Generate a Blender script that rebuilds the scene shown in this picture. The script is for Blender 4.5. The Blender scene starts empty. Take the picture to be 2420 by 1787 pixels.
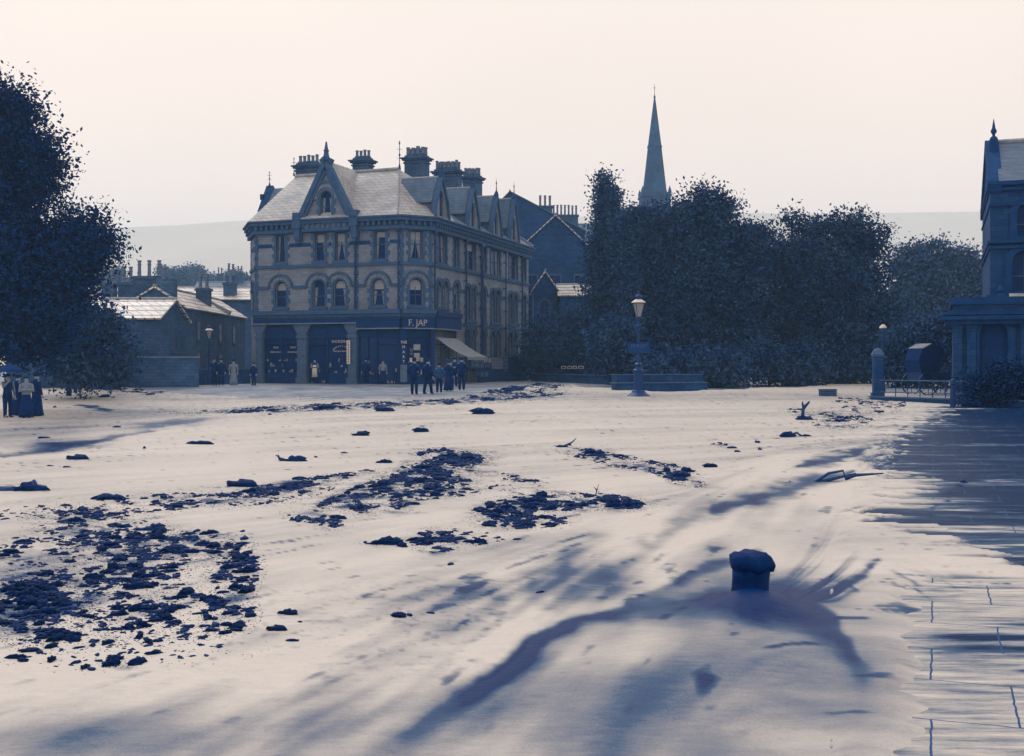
import bpy, math, random
import numpy as np
from mathutils import Matrix, Vector
R = math.radians
PI = math.pi
random.seed(7)
SC = bpy.context.scene
COL = SC.collection

# ------------------------------------------------------------------ camera
F_PX, CU, HV, CH = 2772.0, 1210.0, 862.0, 2.1     # focal length, centre column, horizon row (pixels), camera height (m)
cd = bpy.data.cameras.new('camera')
cd.sensor_width = 36.0
cd.lens = F_PX / 2420.0 * 36.0
cd.shift_y = -(893.5 - HV) / 2420.0
cd.clip_start = 0.1
cd.clip_end = 20000
cam = bpy.data.objects.new('camera', cd)
cam.location = (0, 0, CH)
cam.rotation_euler = (PI / 2, 0, 0)
COL.objects.link(cam)
SC.camera = cam

# ------------------------------------------------------------------ world, sun, exposure
SUN_EL, SUN_AZ = 48.0, 330.0        # a veiled sun, behind the houses and to the left
w = bpy.data.worlds.new('World')
SC.world = w
w.use_nodes = True
nt = w.node_tree
for n in list(nt.nodes):
    nt.nodes.remove(n)
wo = nt.nodes.new('ShaderNodeOutputWorld')
bg = nt.nodes.new('ShaderNodeBackground')
bg.inputs['Strength'].default_value = 0.1
sky = nt.nodes.new('ShaderNodeTexSky')
sky.sky_type = 'NISHITA'
sky.sun_disc = False
sky.sun_elevation = R(SUN_EL)
sky.sun_rotation = R(SUN_AZ)
sky.dust_density = 4.0
tc = nt.nodes.new('ShaderNodeTexCoord')
sp = nt.nodes.new('ShaderNodeSeparateXYZ')
cr = nt.nodes.new('ShaderNodeValToRGB')
cr.color_ramp.elements[0].position = 0.0
cr.color_ramp.elements[0].color = (1.22, 0.88, 0.69, 1)
cr.color_ramp.elements[1].position = 0.30
cr.color_ramp.elements[1].color = (1.02, 0.855, 0.72, 1)
cn = nt.nodes.new('ShaderNodeTexNoise')
cn.inputs['Scale'].default_value = 2.2
cn.inputs['Detail'].default_value = 4
cm = nt.nodes.new('ShaderNodeMapRange')
cm.inputs[1].default_value = 0.3
cm.inputs[2].default_value = 0.75
cm.inputs[3].default_value = 9.3
cm.inputs[4].default_value = 10.15
mul = nt.nodes.new('ShaderNodeVectorMath')
mul.operation = 'SCALE'
mix = nt.nodes.new('ShaderNodeMix')
mix.data_type = 'RGBA'
mix.inputs['Factor'].default_value = 0.93
nt.links.new(tc.outputs['Generated'], sp.inputs[0])
nt.links.new(sp.outputs['Z'], cr.inputs[0])
nt.links.new(tc.outputs['Generated'], cn.inputs['Vector'])
nt.links.new(cn.outputs[0], cm.inputs[0])
nt.links.new(cr.outputs[0], mul.inputs[0])
nt.links.new(cm.outputs[0], mul.inputs['Scale'])
nt.links.new(sky.outputs[0], mix.inputs['A'])
nt.links.new(mul.outputs[0], mix.inputs['B'])
nt.links.new(mix.outputs['Result'], bg.inputs['Color'])
nt.links.new(bg.outputs[0], wo.inputs['Surface'])

sl = bpy.data.lights.new('sun', 'SUN')
sl.energy = 0.8
sl.angle = R(25)
sl.color = (1.0, 0.965, 0.92)
so = bpy.data.objects.new('sun', sl)
_a = R(SUN_AZ)
_d = Vector((math.sin(_a) * math.cos(R(SUN_EL)), math.cos(_a) * math.cos(R(SUN_EL)), math.sin(R(SUN_EL))))
so.rotation_euler = _d.to_track_quat('Z', 'Y').to_euler()
COL.objects.link(so)
SC.view_settings.view_transform = 'Standard'
SC.view_settings.look = 'None'
SC.view_settings.gamma = 1.0
SC.view_settings.exposure = 0.32
SC.view_settings.use_curve_mapping = False
SC.cycles.use_denoising = True
SC.cycles.max_bounces = 5
SC.cycles.diffuse_bounces = 2
SC.cycles.glossy_bounces = 2
SC.cycles.transmission_bounces = 2
SC.cycles.volume_bounces = 1
SC.cycles.transparent_max_bounces = 6

# ------------------------------------------------------------------ colour
STOPS = [(0, (0, 27, 78)), (.1, (10, 52, 110)), (.25, (42, 80, 126)), (.45, (100, 115, 140)), (.65, (158, 161, 168)),
         (.85, (214, 207, 199)), (1, (250, 240, 230))]
def lin(c):
    c /= 255.0
    return c / 12.92 if c <= 0.04045 else ((c + 0.055) / 1.055) ** 2.4
def tone(t):
    for (a, ca), (b, cb) in zip(STOPS, STOPS[1:]):
        if t <= b:
            k = (t - a) / (b - a)
            return tuple(lin(ca[i] + (cb[i] - ca[i]) * k) for i in range(3)) + (1,)
    return tuple(lin(c) for c in STOPS[-1][1]) + (1,)

def base_mat(name, rough=.85, spec=.3):
    m = bpy.data.materials.new(name)
    m.use_nodes = True
    t = m.node_tree
    b = t.nodes['Principled BSDF']
    b.inputs['Roughness'].default_value = rough
    b.inputs['Specular IOR Level'].default_value = spec
    b.inputs['Specular Tint'].default_value = (.35, .60, 1, 1)
    return m, t, b
def ramp(t, fac, stops):
    r = t.nodes.new('ShaderNodeValToRGB')
    while len(r.color_ramp.elements) < len(stops):
        r.color_ramp.elements.new(.5)
    for e, (p, c) in zip(r.color_ramp.elements, stops):
        e.position = p
        e.color = c
    t.links.new(fac, r.inputs[0])
    return r.outputs[0]
def noise(t, vec, scale, detail=4, rough=.6):
    n = t.nodes.new('ShaderNodeTexNoise')
    n.inputs['Scale'].default_value = scale
    n.inputs['Detail'].default_value = detail
    n.inputs['Roughness'].default_value = rough
    if vec is not None:
        t.links.new(vec, n.inputs['Vector'])
    return n.outputs[0]
def objco(t, scale=(1, 1, 1), rot=(0, 0, 0), out='Object'):
    c = t.nodes.new('ShaderNodeTexCoord')
    m = t.nodes.new('ShaderNodeMapping')
    m.inputs['Scale'].default_value = scale
    m.inputs['Rotation'].default_value = rot
    t.links.new(c.outputs[out], m.inputs[0])
    return m.outputs[0]
def bump(t, b, h, strength=.4, dist=.02):
    n = t.nodes.new('ShaderNodeBump')
    n.inputs['Strength'].default_value = strength
    n.inputs['Distance'].default_value = dist
    t.links.new(h, n.inputs['Height'])
    t.links.new(n.outputs[0], b.inputs['Normal'])
def plain(name, t0, t1=None, scale=3.0, rough=.9, spec=.12, bmp=.3, dist=.02, detail=5):
    m, t, b = base_mat(name, rough, spec)
    t1 = t0 * 1.25 if t1 is None else t1
    f = noise(t, objco(t), scale, detail, .65)
    t.links.new(ramp(t, f, [(.3, tone(t0)), (.7, tone(t1))]), b.inputs['Base Color'])
    if bmp:
        bump(t, b, f, bmp, dist)
    return m
def masonry(name, ta, tb, tm, bw=.42, bh=.16, mortar=.012, rough=.9, bmp=.5):
    """coursed stone: local x along the wall, local z up"""
    m, t, b = base_mat(name, rough)
    c = t.nodes.new('ShaderNodeTexCoord')
    s = t.nodes.new('ShaderNodeSeparateXYZ')
    k = t.nodes.new('ShaderNodeCombineXYZ')
    ad = t.nodes.new('ShaderNodeMath')
    ad.operation = 'ADD'
    t.links.new(c.outputs['Object'], s.inputs[0])
    t.links.new(s.outputs[0], ad.inputs[0])
    t.links.new(s.outputs[1], ad.inputs[1])
    t.links.new(ad.outputs[0], k.inputs[0])
    t.links.new(s.outputs[2], k.inputs[1])
    br = t.nodes.new('ShaderNodeTexBrick')
    br.inputs['Scale'].default_value = 1.0
    br.inputs['Brick Width'].default_value = bw
    br.inputs['Row Height'].default_value = bh
    br.inputs['Mortar Size'].default_value = mortar
    br.inputs['Mortar Smooth'].default_value = .3
    br.inputs['Bias'].default_value = -.1
    br.inputs['Color1'].default_value = tone(ta)
    br.inputs['Color2'].default_value = tone(tb)
    br.inputs['Mortar'].default_value = tone(tm)
    t.links.new(k.outputs[0], br.inputs['Vector'])
    big = noise(t, c.outputs['Object'], .35, 5, .65)
    fine = noise(t, c.outputs['Object'], 9, 3, .7)
    mm = t.nodes.new('ShaderNodeMath')
    mm.operation = 'MULTIPLY_ADD'
    mm.inputs[1].default_value = .45
    t.links.new(fine, mm.inputs[0])
    t.links.new(big, mm.inputs[2])
    fac = ramp(t, mm.outputs[0], [(.45, (.5, .5, .52, 1)), (.95, (1.28, 1.26, 1.22, 1))])
    mx = t.nodes.new('ShaderNodeMix')
    mx.data_type = 'RGBA'
    mx.blend_type = 'MULTIPLY'
    mx.inputs['Factor'].default_value = 1
    t.links.new(br.outputs['Color'], mx.inputs['A'])
    t.links.new(fac, mx.inputs['B'])
    t.links.new(mx.outputs['Result'], b.inputs['Base Color'])
    bump(t, b, br.outputs['Fac'], -bmp, .02)
    return m

M = {}
M['stone'] = masonry('coursed_stone', .55, .49, .38)
M['stone_dark'] = masonry('sooty_stone', .22, .13, .09, .5, .25)
M['cottage'] = masonry('cottage_stone', .33, .24, .2, .5, .2)
M['dress'] = plain('dark_dressed_stone', .26, .35, 2.5)
M['bank_trim'] = plain('sooty_dressed_stone', .10, .2, 2.5)
M['trim'] = plain('light_dressed_stone', .42, .56, 3)
M['pier'] = plain('polished_pier_stone', .30, .42, 6)
M['slate'] = masonry('roof_slate', .70, .60, .44, .3, .24, .014, .55, .6)
M['slate_bright'] = masonry('wet_stone_slate', .90, .74, .34, .6, .34, .045, .4, .9)
M['slate_dark'] = masonry('dark_roof_slate', .42, .36, .28, .3, .24, .014, .6)
M['ridge'] = plain('ridge_tile', .50, .66, 3)
M['chim'] = masonry('chimney_stone', .36, .26, .2, .4, .2)
M['pot'] = plain('clay_chimney_pot', .34, .52, 5)
M['iron'] = plain('black_iron', .06, .1, 8, .5, .5, 0)
M['glass'] = plain('dark_window_glass', .03, .09, .8, .2, .15, 0)
M['sash'] = plain('painted_sash', .26, .34, 4)
M['blind'] = plain('linen_blind', .58, .68, 2)
M['lace'] = plain('lace_curtain', .46, .6, 6)
M['shop_wood'] = plain('shopfront_paint', .08, .14, 2, .6)
M['shop_glass'] = plain('shop_glass', .05, .12, 1.4, .2, .5, 0)
M['goods'] = plain('window_goods', .14, .75, 9, .8)
M['white'] = plain('white_paint', .82, .9, 3, .6)
M['gold'] = plain('gilt_lettering', .66, .72, 5, .5)
M['paper'] = plain('printed_paper', .55, .72, 8)
M['paper_dark'] = plain('printed_poster', .32, .5, 9)
M['canvas'] = plain('awning_canvas', .48, .60, 3)
M['board'] = plain('hoarding_board', .10, .16, 4)
M['road'] = plain('wet_road', .40, .54, 1.6, .6, .3, .5, .03, 8)
M['bark'] = plain('bark', .08, .14, 6)
M['skin'] = plain('skin', .55, .62, 8, .7)
M['cloth_dark'] = plain('dark_cloth', .03, .08, 8)
M['cloth_mid'] = plain('grey_cloth', .18, .26, 8)
M['cloth_pale'] = plain('pale_cloth', .42, .54, 8)
M['cloth_white'] = plain('white_cloth', .78, .88, 8)
M['cloth_green'] = plain('umbrella_cloth', .08, .15, 8, .7)
M['wet_wood'] = plain('wet_wood', .05, .14, 6, .5, .5, .6)
M['clod'] = plain('wet_rubble', .0, .10, 7, .6, .07, .8, .03)
M['spire'] = masonry('spire_stone', .34, .28, .22, .8, .4)
M['hill'] = plain('moor', .80, .86, .006, .95, .1, 0)  # pale base colour holds the distance haze
M['kerb'] = plain('kerb_stone', .22, .36, 3, .5, .4)

def leaf_mat(name, a, b_, sc=1.2):
    m, t, b = base_mat(name, .75, .04)
    f = noise(t, objco(t), sc, 6, .7)
    t.links.new(ramp(t, f, [(.35, tone(a)), (.68, tone(b_))]), b.inputs['Base Color'])
    return m
M['leaf_near'] = leaf_mat('near_leaves', .03, .15, .8)
M['leaf'] = leaf_mat('mid_leaves', .06, .30, .6)
M['leaf_soft'] = leaf_mat('soft_leaves', .12, .30)
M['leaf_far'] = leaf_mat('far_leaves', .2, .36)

# ------------------------------------------------------------------ mesh helpers
class MB:
    def __init__(s):
        s.v = []; s.f = []
    def add(s, vs, fs, T=None):
        o = len(s.v)
        s.v += [tuple(T @ Vector(p)) if T else tuple(p) for p in vs]
        s.f += [tuple(i + o for i in f) for f in fs]
    def box(s, x0, x1, y0, y1, z0, z1, T=None):
        s.add([(x0, y0, z0), (x1, y0, z0), (x1, y1, z0), (x0, y1, z0), (x0, y0, z1), (x1, y0, z1), (x1, y1, z1), (x0, y1, z1)],
              [(0, 3, 2, 1), (4, 5, 6, 7), (0, 1, 5, 4), (1, 2, 6, 5), (2, 3, 7, 6), (3, 0, 4, 7)], T)
    def lathe(s, prof, n=12, T=None, cx=0, cy=0, ph=0):
        vs, fs = [], []
        for r, z in prof:
            for k in range(n):
                a = 2 * PI * k / n + ph
                vs.append((cx + r * math.cos(a), cy + r * math.sin(a), z))
        for i in range(len(prof) - 1):
            for k in range(n):
                a, b = i * n + k, i * n + (k + 1) % n
                fs.append((a, b, b + n, a + n))
        fs.append(tuple(range(n))[::-1])
        fs.append(tuple(range((len(prof) - 1) * n, len(prof) * n)))
        s.add(vs, fs, T)
    def tube(s, pts, rad, n=6):
        pts = [Vector(p) for p in pts]
        vs, fs = [], []
        for i, p in enumerate(pts):
            d = (pts[min(i + 1, len(pts) - 1)] - pts[max(i - 1, 0)]).normalized()
            a = d.orthogonal().normalized() if i == 0 else (a - d * a.dot(d)).normalized()
            b = d.cross(a)
            r = rad[i] if isinstance(rad, (list, tuple)) else rad
            for k in range(n):
                t = 2 * PI * k / n
                vs.append(tuple(p + a * (r * math.cos(t)) + b * (r * math.sin(t))))
        for i in range(len(pts) - 1):
            for k in range(n):
                q, e = i * n + k, i * n + (k + 1) % n
                fs.append((q, e, e + n, q + n))
        fs.append(tuple(range(n))[::-1])
        fs.append(tuple(range((len(pts) - 1) * n, len(pts) * n)))
        s.add(vs, fs)
    def prism(s, poly, y0, y1, T=None):
        """poly = [(x,z)] counter-clockwise seen from -y, extruded along y"""
        n = len(poly)
        vs = [(x, y0, z) for x, z in poly] + [(x, y1, z) for x, z in poly]
        fs = [tuple(range(n)), tuple(range(n, 2 * n))[::-1]] + [(i, i + n, (i + 1) % n + n, (i + 1) % n) for i in range(n)]
        s.add(vs, fs, T)
    def slab(s, quad, th, T=None):
        q = [Vector(p) for p in quad]
        n = (q[1] - q[0]).cross(q[2] - q[0]).normalized() * th
        k = len(q)
        vs = [tuple(p) for p in q] + [tuple(p - n) for p in q]
        fs = [tuple(range(k)), tuple(range(k, 2 * k))[::-1]] + [(i, i + k, (i + 1) % k + k, (i + 1) % k) for i in range(k)]
        s.add(vs, fs, T)
    def arc(s, cx, cz, r0, r1, y0, y1, a0=0, a1=PI, n=16):
        """ring segment in the x-z plane"""
        for i in range(n):
            p, q = a0 + (a1 - a0) * i / n, a0 + (a1 - a0) * (i + 1) / n
            s.prism([(cx + r0 * math.cos(p), cz + r0 * math.sin(p)), (cx + r1 * math.cos(p), cz + r1 * math.sin(p)),
                     (cx + r1 * math.cos(q), cz + r1 * math.sin(q)), (cx + r0 * math.cos(q), cz + r0 * math.sin(q))], y0, y1)

WM = {}
I4 = Matrix.Identity(4)
def obj(name, mb, mat, parent=None, W=None, smooth=False):
    me = mb
    if isinstance(mb, MB):
        me = bpy.data.meshes.new(name)
        me.from_pydata(mb.v, [], mb.f)
        me.update()
    if mat is not None:
        for m in (mat if isinstance(mat, list) else [mat]):
            me.materials.append(m)
    if smooth:
        me.polygons.foreach_set('use_smooth', [True] * len(me.polygons))
    o = bpy.data.objects.new(name, me)
    COL.objects.link(o)
    W = W or I4
    if parent is not None:
        o.parent = parent
        o.matrix_basis = WM[parent].inverted() @ W
    else:
        o.matrix_basis = W
    WM[o] = W.copy()
    return o
def thing(name, label, cat, loc=(0, 0, 0), rz=0, group=None, scale=1):
    o = bpy.data.objects.new(name, None)
    o.empty_display_size = .3
    COL.objects.link(o)
    W = Matrix.Translation(loc) @ Matrix.Rotation(rz, 4, 'Z') @ Matrix.Scale(scale, 4)
    o.matrix_basis = W
    WM[o] = W
    return tag(o, label, cat, group)
def tag(o, label, cat, group=None):
    o['label'] = label
    o['category'] = cat
    if group:
        o['group'] = group
    return o
def struct(o, kind='structure'):
    o['kind'] = kind
    return o
def copy_tree(o, parent=None):
    c = o.copy()
    COL.objects.link(c)
    c.parent = parent
    WM[c] = WM[o].copy()
    for ch in [x for x in bpy.data.objects if x.parent == o]:
        copy_tree(ch, c)
    return c
def place(o, loc, rz=0, scale=1):
    o.matrix_basis = Matrix.Translation(loc) @ Matrix.Rotation(rz, 4, 'Z') @ Matrix.Scale(scale, 4)
    return o
def np_mesh(name, V, Fq):
    me = bpy.data.meshes.new(name)
    me.vertices.add(len(V))
    me.vertices.foreach_set('co', np.ascontiguousarray(V, dtype=np.float32).ravel())
    k = Fq.shape[1]
    me.loops.add(len(Fq) * k)
    me.loops.foreach_set('vertex_index', np.ascontiguousarray(Fq, dtype=np.int32).ravel())
    me.polygons.add(len(Fq))
    me.polygons.foreach_set('loop_start', np.arange(0, len(Fq) * k, k, dtype=np.int32))
    me.update(calc_edges=True)
    return me
_vn = np.random.RandomState(3).rand(256, 256)
def vnoise(x, y):
    xi, yi = np.floor(x).astype(int), np.floor(y).astype(int)
    fx, fy = x - xi, y - yi
    fx, fy = fx * fx * (3 - 2 * fx), fy * fy * (3 - 2 * fy)
    g = lambda a, b: _vn[a & 255, b & 255]
    return (g(xi, yi) * (1 - fx) + g(xi + 1, yi) * fx) * (1 - fy) + (g(xi, yi + 1) * (1 - fx) + g(xi + 1, yi + 1) * fx) * fy
def fbm(x, y, o=4):
    s, a, t = 0, 1, 0
    for i in range(o):
        s = s + a * vnoise(x * 2 ** i + 17 * i, y * 2 ** i + 31 * i)
        t += a
        a *= .5
    return s / t - .5
def sm(a, b, x):
    t = np.clip((x - a) / (b - a), 0, 1)
    return t * t * (3 - 2 * t)

# ------------------------------------------------------------------ lie of the land
def G(x, y):
    """height of the ground: level near the camera, rising to the square, lower at the left"""
    x = np.asarray(x, dtype=float); y = np.asarray(y, dtype=float)
    z = np.interp(y, [0, 30, 42, 54, 66, 80, 300], [0, 0, .30, .6, .73, .8, .9])
    return z * (1 - sm(6, 16, -x) * sm(74, 58, y))
def P(u, v):
    """where the ground lies along a line of sight measured in the photograph"""
    k = (u - CU) / F_PX
    a, b = 3.0, 400.0
    for _ in range(50):
        m = (a + b) / 2
        if HV + F_PX * (CH - float(G(k * m, m))) / m > v:
            a = m
        else:
            b = m
    return Vector((k * a, a, float(G(k * a, a))))
def XZ(u, v, y):
    return Vector(((u - CU) / F_PX * y, y, CH + (HV - v) / F_PX * y))
def PD(dx, dy):
    return P(dx * 1.0818, dy * 1.0818)

# ------------------------------------------------------------------ ground, flood water, pavement
S = 1.0818          # the plan of the water was measured on a smaller copy of the photograph
def surf_grid(us, vs):
    """sheet over the ground whose mesh is finest near the camera"""
    k = (us - CU) / F_PX
    ys = np.zeros((len(vs), len(us)))
    lo = np.full(ys.shape, 2.5); hi = np.full(ys.shape, 260.0)
    for _ in range(34):
        m = (lo + hi) / 2
        c = HV + F_PX * (CH - G(k[None, :] * m, m)) / m > vs[:, None]
        lo = np.where(c, m, lo); hi = np.where(c, hi, m)
    ys = (lo + hi) / 2
    return k[None, :] * ys, ys
def quads(nr, nc):
    i = np.arange(nr * nc).reshape(nr, nc)
    return np.stack([i[:-1, :-1], i[:-1, 1:], i[1:, 1:], i[1:, :-1]], -1).reshape(-1, 4)

# ground: one sheet out to the hills
gx = np.concatenate([-np.geomspace(1600, 60, 12), np.linspace(-55, 55, 111), np.geomspace(60, 1600, 12)])
gy = np.concatenate([[-200, -50], np.linspace(-10, 110, 121), np.geomspace(120, 1600, 14)])
XX, YY = np.meshgrid(gx, gy)
ZZ = G(XX, YY) + .05 * fbm(XX * .8, YY * .8) - .03
me = np_mesh('ground', np.stack([XX, YY, ZZ], -1).reshape(-1, 3), quads(len(gy), len(gx)))
m_, t_, b_ = base_mat('wet_ground', .6, .3)
co = objco(t_)
f1 = noise(t_, co, .5, 8, .7)
f2 = noise(t_, co, 9, 5, .75)
ad = t_.nodes.new('ShaderNodeMath'); ad.operation = 'MULTIPLY_ADD'; ad.inputs[1].default_value = .5
t_.links.new(f2, ad.inputs[0]); t_.links.new(f1, ad.inputs[2])
t_.links.new(ramp(t_, ad.outputs[0], [(.5, tone(.24)), (.72, tone(.47)), (.95, tone(.66))]), b_.inputs['Base Color'])
bump(t_, b_, f2, .8, .05)
struct(obj('ground', me, m_, smooth=True))

# flood water
us = np.concatenate([np.linspace(-1500, -60, 70), np.arange(-50, 2470, 4.0), np.linspace(2480, 3900, 70)])
vs = np.concatenate([np.linspace(893, 1000, 90), np.arange(1001.5, 1250, 2.0), np.arange(1250, 1820, 3.5), np.geomspace(1830, 2500, 40)])
WX, WY = surf_grid(us, vs)
U, V = np.meshgrid(us / S, vs / S)
U0, V0 = U, V
_wk = np.clip(WY, 6, 60)
U = U + 26 * fbm(WX * 1.6 + 3, WY * .9, 4) * 2 + 8 * fbm(WX * 7 + 3, WY * 5, 3)
V = V + (22 * fbm(WX * 1.5 + 40, WY * .9, 4) * 2 + 7 * fbm(WX * 6 + 3, WY * 6, 3)) * np.clip(12 / _wk, 0, 1.2)
def blob(cx, cy, rx, ry, ang=0):
    a = math.radians(ang)
    dx, dy = U - cx, V - cy
    p, q = dx * math.cos(a) + dy * math.sin(a), -dx * math.sin(a) + dy * math.cos(a)
    return np.exp(-((p / rx) ** 2 + (q / ry) ** 2))
def stroke(pts, wd, soft=1.0):
    r = np.zeros(U.shape)
    for (a, b, wa), (c, d, wb) in zip(pts, pts[1:]):
        L = (c - a) ** 2 + (d - b) ** 2
        t = np.clip(((U - a) * (c - a) + (V - b) * (d - b)) / L, 0, 1)
        dist = np.hypot(U - a - t * (c - a), V - b - t * (d - b))
        r = np.maximum(r, np.exp(-(dist / (wd * (wa + (wb - wa) * t))) ** 2))
    return r
def crest_shade(pts, up, down):
    """shade of a breaking line of water, painted as colour: crisp on its far side, fading towards the camera"""
    r = np.zeros(U.shape)
    xs = [p[0] for p in pts]
    o = np.argsort(xs)
    vy = np.interp(U, np.array(xs)[o], np.array([p[1] for p in pts])[o])
    wq = np.interp(U, np.array(xs)[o], np.array([p[2] for p in pts])[o])
    d = V - vy
    return wq * np.where(d < 0, np.exp(-(d / up) ** 2), np.exp(-(d / down) ** 2)) * sm(min(xs) - 40, min(xs) + 60, U) * sm(max(xs) + 40, max(xs) - 30, U) * (.95 + .7 * fbm(WX * 2.2 + 9, WY * 1.4, 3))
# shape the wave field: theta = heading of the current
th = R(66) + (R(36) - R(66)) * sm(9, 20, WY)
th = th + (R(12) - th) * sm(22, 40, WY) * sm(-12, 4, WX)
th = th + (R(6) - th) * sm(44, 56, WY)
onpave = sm(-1.9, -1.3, WX - .36 * WY) * sm(44, 38, WY)
th = th + (R(72) - th) * sm(-5.5, -3.0, WX - .36 * WY) * sm(34, 24, WY)
th = th + (R(-4) - th) * sm(-1.6, -.6, WX - .36 * WY)
def lic(fx, fy, L, K=11, o=3):
    acc = 0
    for s_ in np.linspace(-1, 1, K):
        px, py = WX + np.cos(th) * L * s_, WY + np.sin(th) * L * s_
        acc = acc + fbm(px * fx, py * fy, o)
    return acc / K
L_ = np.clip(WY * .09, .5, 4.5)
st1 = lic(1.1, 1.1, L_)                    # broad silky streaks
st2 = lic(4.2, 4.2, L_ * .5, 9, 2)           # fine streaks
st3 = lic(2.3, 2.3, L_ * .8, 11, 3)
st4 = lic(4.6, 4.6, L_ * 1.25, 17, 2)
wob = fbm(WX * .35, WY * .35, 4)
pc = lic(1.5, 5.0, np.clip(WY * .06, .4, 2.5), 9, 3)
pc2 = lic(.55, 1.9, np.clip(WY * .1, 1, 5), 9, 4)
# outlines of the wet flagstones on the right, and dark lines of painted wave shade and reflection
edge = np.interp(V, [860, 900, 930, 975, 1010, 1035, 1060, 1100, 1125, 1150, 1200, 1290, 1400], [2230, 2060, 1985, 1960, 1880, 1915, 2010, 1990, 1870, 1965, 2110, 2290, 2400])
flags = sm(-45, 55, U - edge + 520 * pc + 260 * st2)
_r = np.hypot(U0 - 1625, (V0 - 1345) * 1.0) + 1; _a = np.arctan2(V0 - 1345, U0 - 1625) + .0012 * (_r - 60)
fan = np.clip(.60 + 3.8 * fbm(_a * 17 + 50, _r / 190, 3) + 1.4 * fbm(_a * 34 + 9, _r / 110, 2), 0, 1.1) * sm(.16, .02, _a) * sm(-.62, -.42, _a) * sm(300, 150, _r) * sm(2, 26, _r) * .95  # dark reflection on the sheet of water, painted as radiating streaks
fan2 = stroke([(1560, 1345, .7), (1760, 1330, .7), (1930, 1240, .3)], 22) * (.3 + 3.5 * np.abs(st2))
arms = crest_shade([(830, 1630, .3), (960, 1560, .5), (1060, 1500, .8), (1160, 1425, .8), (1290, 1368, .55), (1400, 1340, .5), (1560, 1322, .75), (1700, 1335, .8), (1820, 1395, .55), (1890, 1490, .35)], 16, 50)  # shadow side of the breaking line painted into the water colour
arm2 = crest_shade([(1130, 1440, .7), (1200, 1395, .5), (1300, 1362, .4), (1470, 1290, .5), (1600, 1235, .7)], 9, 22)
core = blob(1662, 1342, 80, 46) * 1.2 + blob(1740, 1330, 90, 40) * .45 + blob(1715, 1290, 105, 36) * (.42 + 1.6 * st2) + blob(1120, 1465, 80, 18, -38) * .7
under = stroke([(1560, 1120, .8), (1680, 1092, 1.1), (1790, 1052, .9), (1850, 1042, .5)], 15) * .75 + stroke([(1750, 1020, .6), (1830, 1008, 1.), (1900, 985, .5)], 11) * .8 \
    + stroke([(1440, 1175, .5), (1560, 1120, 1)], 20) * .3
left = blob(130, 975, 75, 9, -4) * .9 + blob(370, 930, 70, 6, -6) * .7 + stroke([(0, 1002, .8), (120, 985, 1), (330, 945, .7)], 6) * .5 + \
    stroke([(170, 888, .5), (210, 893, 1), (245, 903, .8)], 2.6) * 1.1 + blob(100, 940, 260, 28, -6) * .28 + blob(300, 905, 120, 12) * .22
knots = 0
for cx, cy, rx, ry in [(1250, 1225, 28, 14), (1160, 1300, 20, 18), (1250, 1385, 20, 20), (1090, 1315, 30, 10), (1290, 1180, 30, 7), (1410, 1205, 24, 14), (1320, 1265, 22, 18), (1195, 1330, 26, 12),
                       (1240, 1260, 16, 26), (950, 1380, 60, 9), (860, 1320, 60, 8), (980, 1310, 60, 9), (1340, 1305, 26, 10), (1150, 1360, 40, 14), (640, 1345, 50, 10), (700, 1370, 40, 8)]:
    knots = knots + blob(cx, cy, rx, ry) * .20
torrent = stroke([(700, 1640, 2.2), (1000, 1440, 2.0), (1300, 1260, 1.6), (1600, 1110, 1.2), (1850, 1000, .8), (1960, 930, .5)], 85)
knots = knots + blob(1180, 1310, 190, 100) * np.clip(st3 * 1.6 + st4 * 2.4 + .06, 0, .6) + torrent * (st3 * .7 + st1 * .5 + st4 * 1.7 + .02)
low = sm(1360, 1580, V0 - .10 * (1100 - U0)) * sm(2080, 1850, U0) * .30 + blob(1600, 1500, 330, 120) * .16 + blob(1250, 1560, 300, 90) * .14
lowst = sm(1330, 1480, V) * sm(1900, 1500, U) * (st1 * .8 + st4 * .55)
pooldark = blob(0, 1350, 190, 62) * (.5 + 4 * st2) + blob(60, 1260, 190, 40) * (.1 + 3 * np.abs(st2))
cracks = blob(1900, 1290, 170, 26) * np.clip(np.abs(fbm(WX * 3.1, WY * 1.5, 3)) * -9 + 1, 0, 1) * .55
lr = sm(2000, 2120, U) * sm(1180, 1260, V) * (np.clip(pc * 7 - .1, 0, 1) * .8) * sm(1560, 1450, V)
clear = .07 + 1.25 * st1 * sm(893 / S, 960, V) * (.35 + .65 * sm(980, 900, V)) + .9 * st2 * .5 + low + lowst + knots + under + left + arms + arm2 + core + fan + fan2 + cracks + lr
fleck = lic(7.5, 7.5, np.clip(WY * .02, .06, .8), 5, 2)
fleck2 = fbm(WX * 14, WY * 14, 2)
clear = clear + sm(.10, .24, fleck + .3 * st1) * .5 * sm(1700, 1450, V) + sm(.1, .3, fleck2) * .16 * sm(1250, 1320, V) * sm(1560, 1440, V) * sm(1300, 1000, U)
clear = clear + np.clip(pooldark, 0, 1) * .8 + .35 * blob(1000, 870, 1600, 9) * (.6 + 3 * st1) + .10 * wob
clear = clear * (1 - flags) + flags * (1.04 - 2.6 * np.clip(-pc - .03, 0, .4) - .8 * np.clip(st2, -.1, 1) + 1.2 * wob - 1.6 * np.clip(np.abs(pc2) * -9 + .42, 0, .4) - .9 * np.clip(pc2 - .02, 0, .3) * sm(2420, 1950, U0))  # wet stone tone, with sky streaks and the bank's dark reflection painted in
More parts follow.
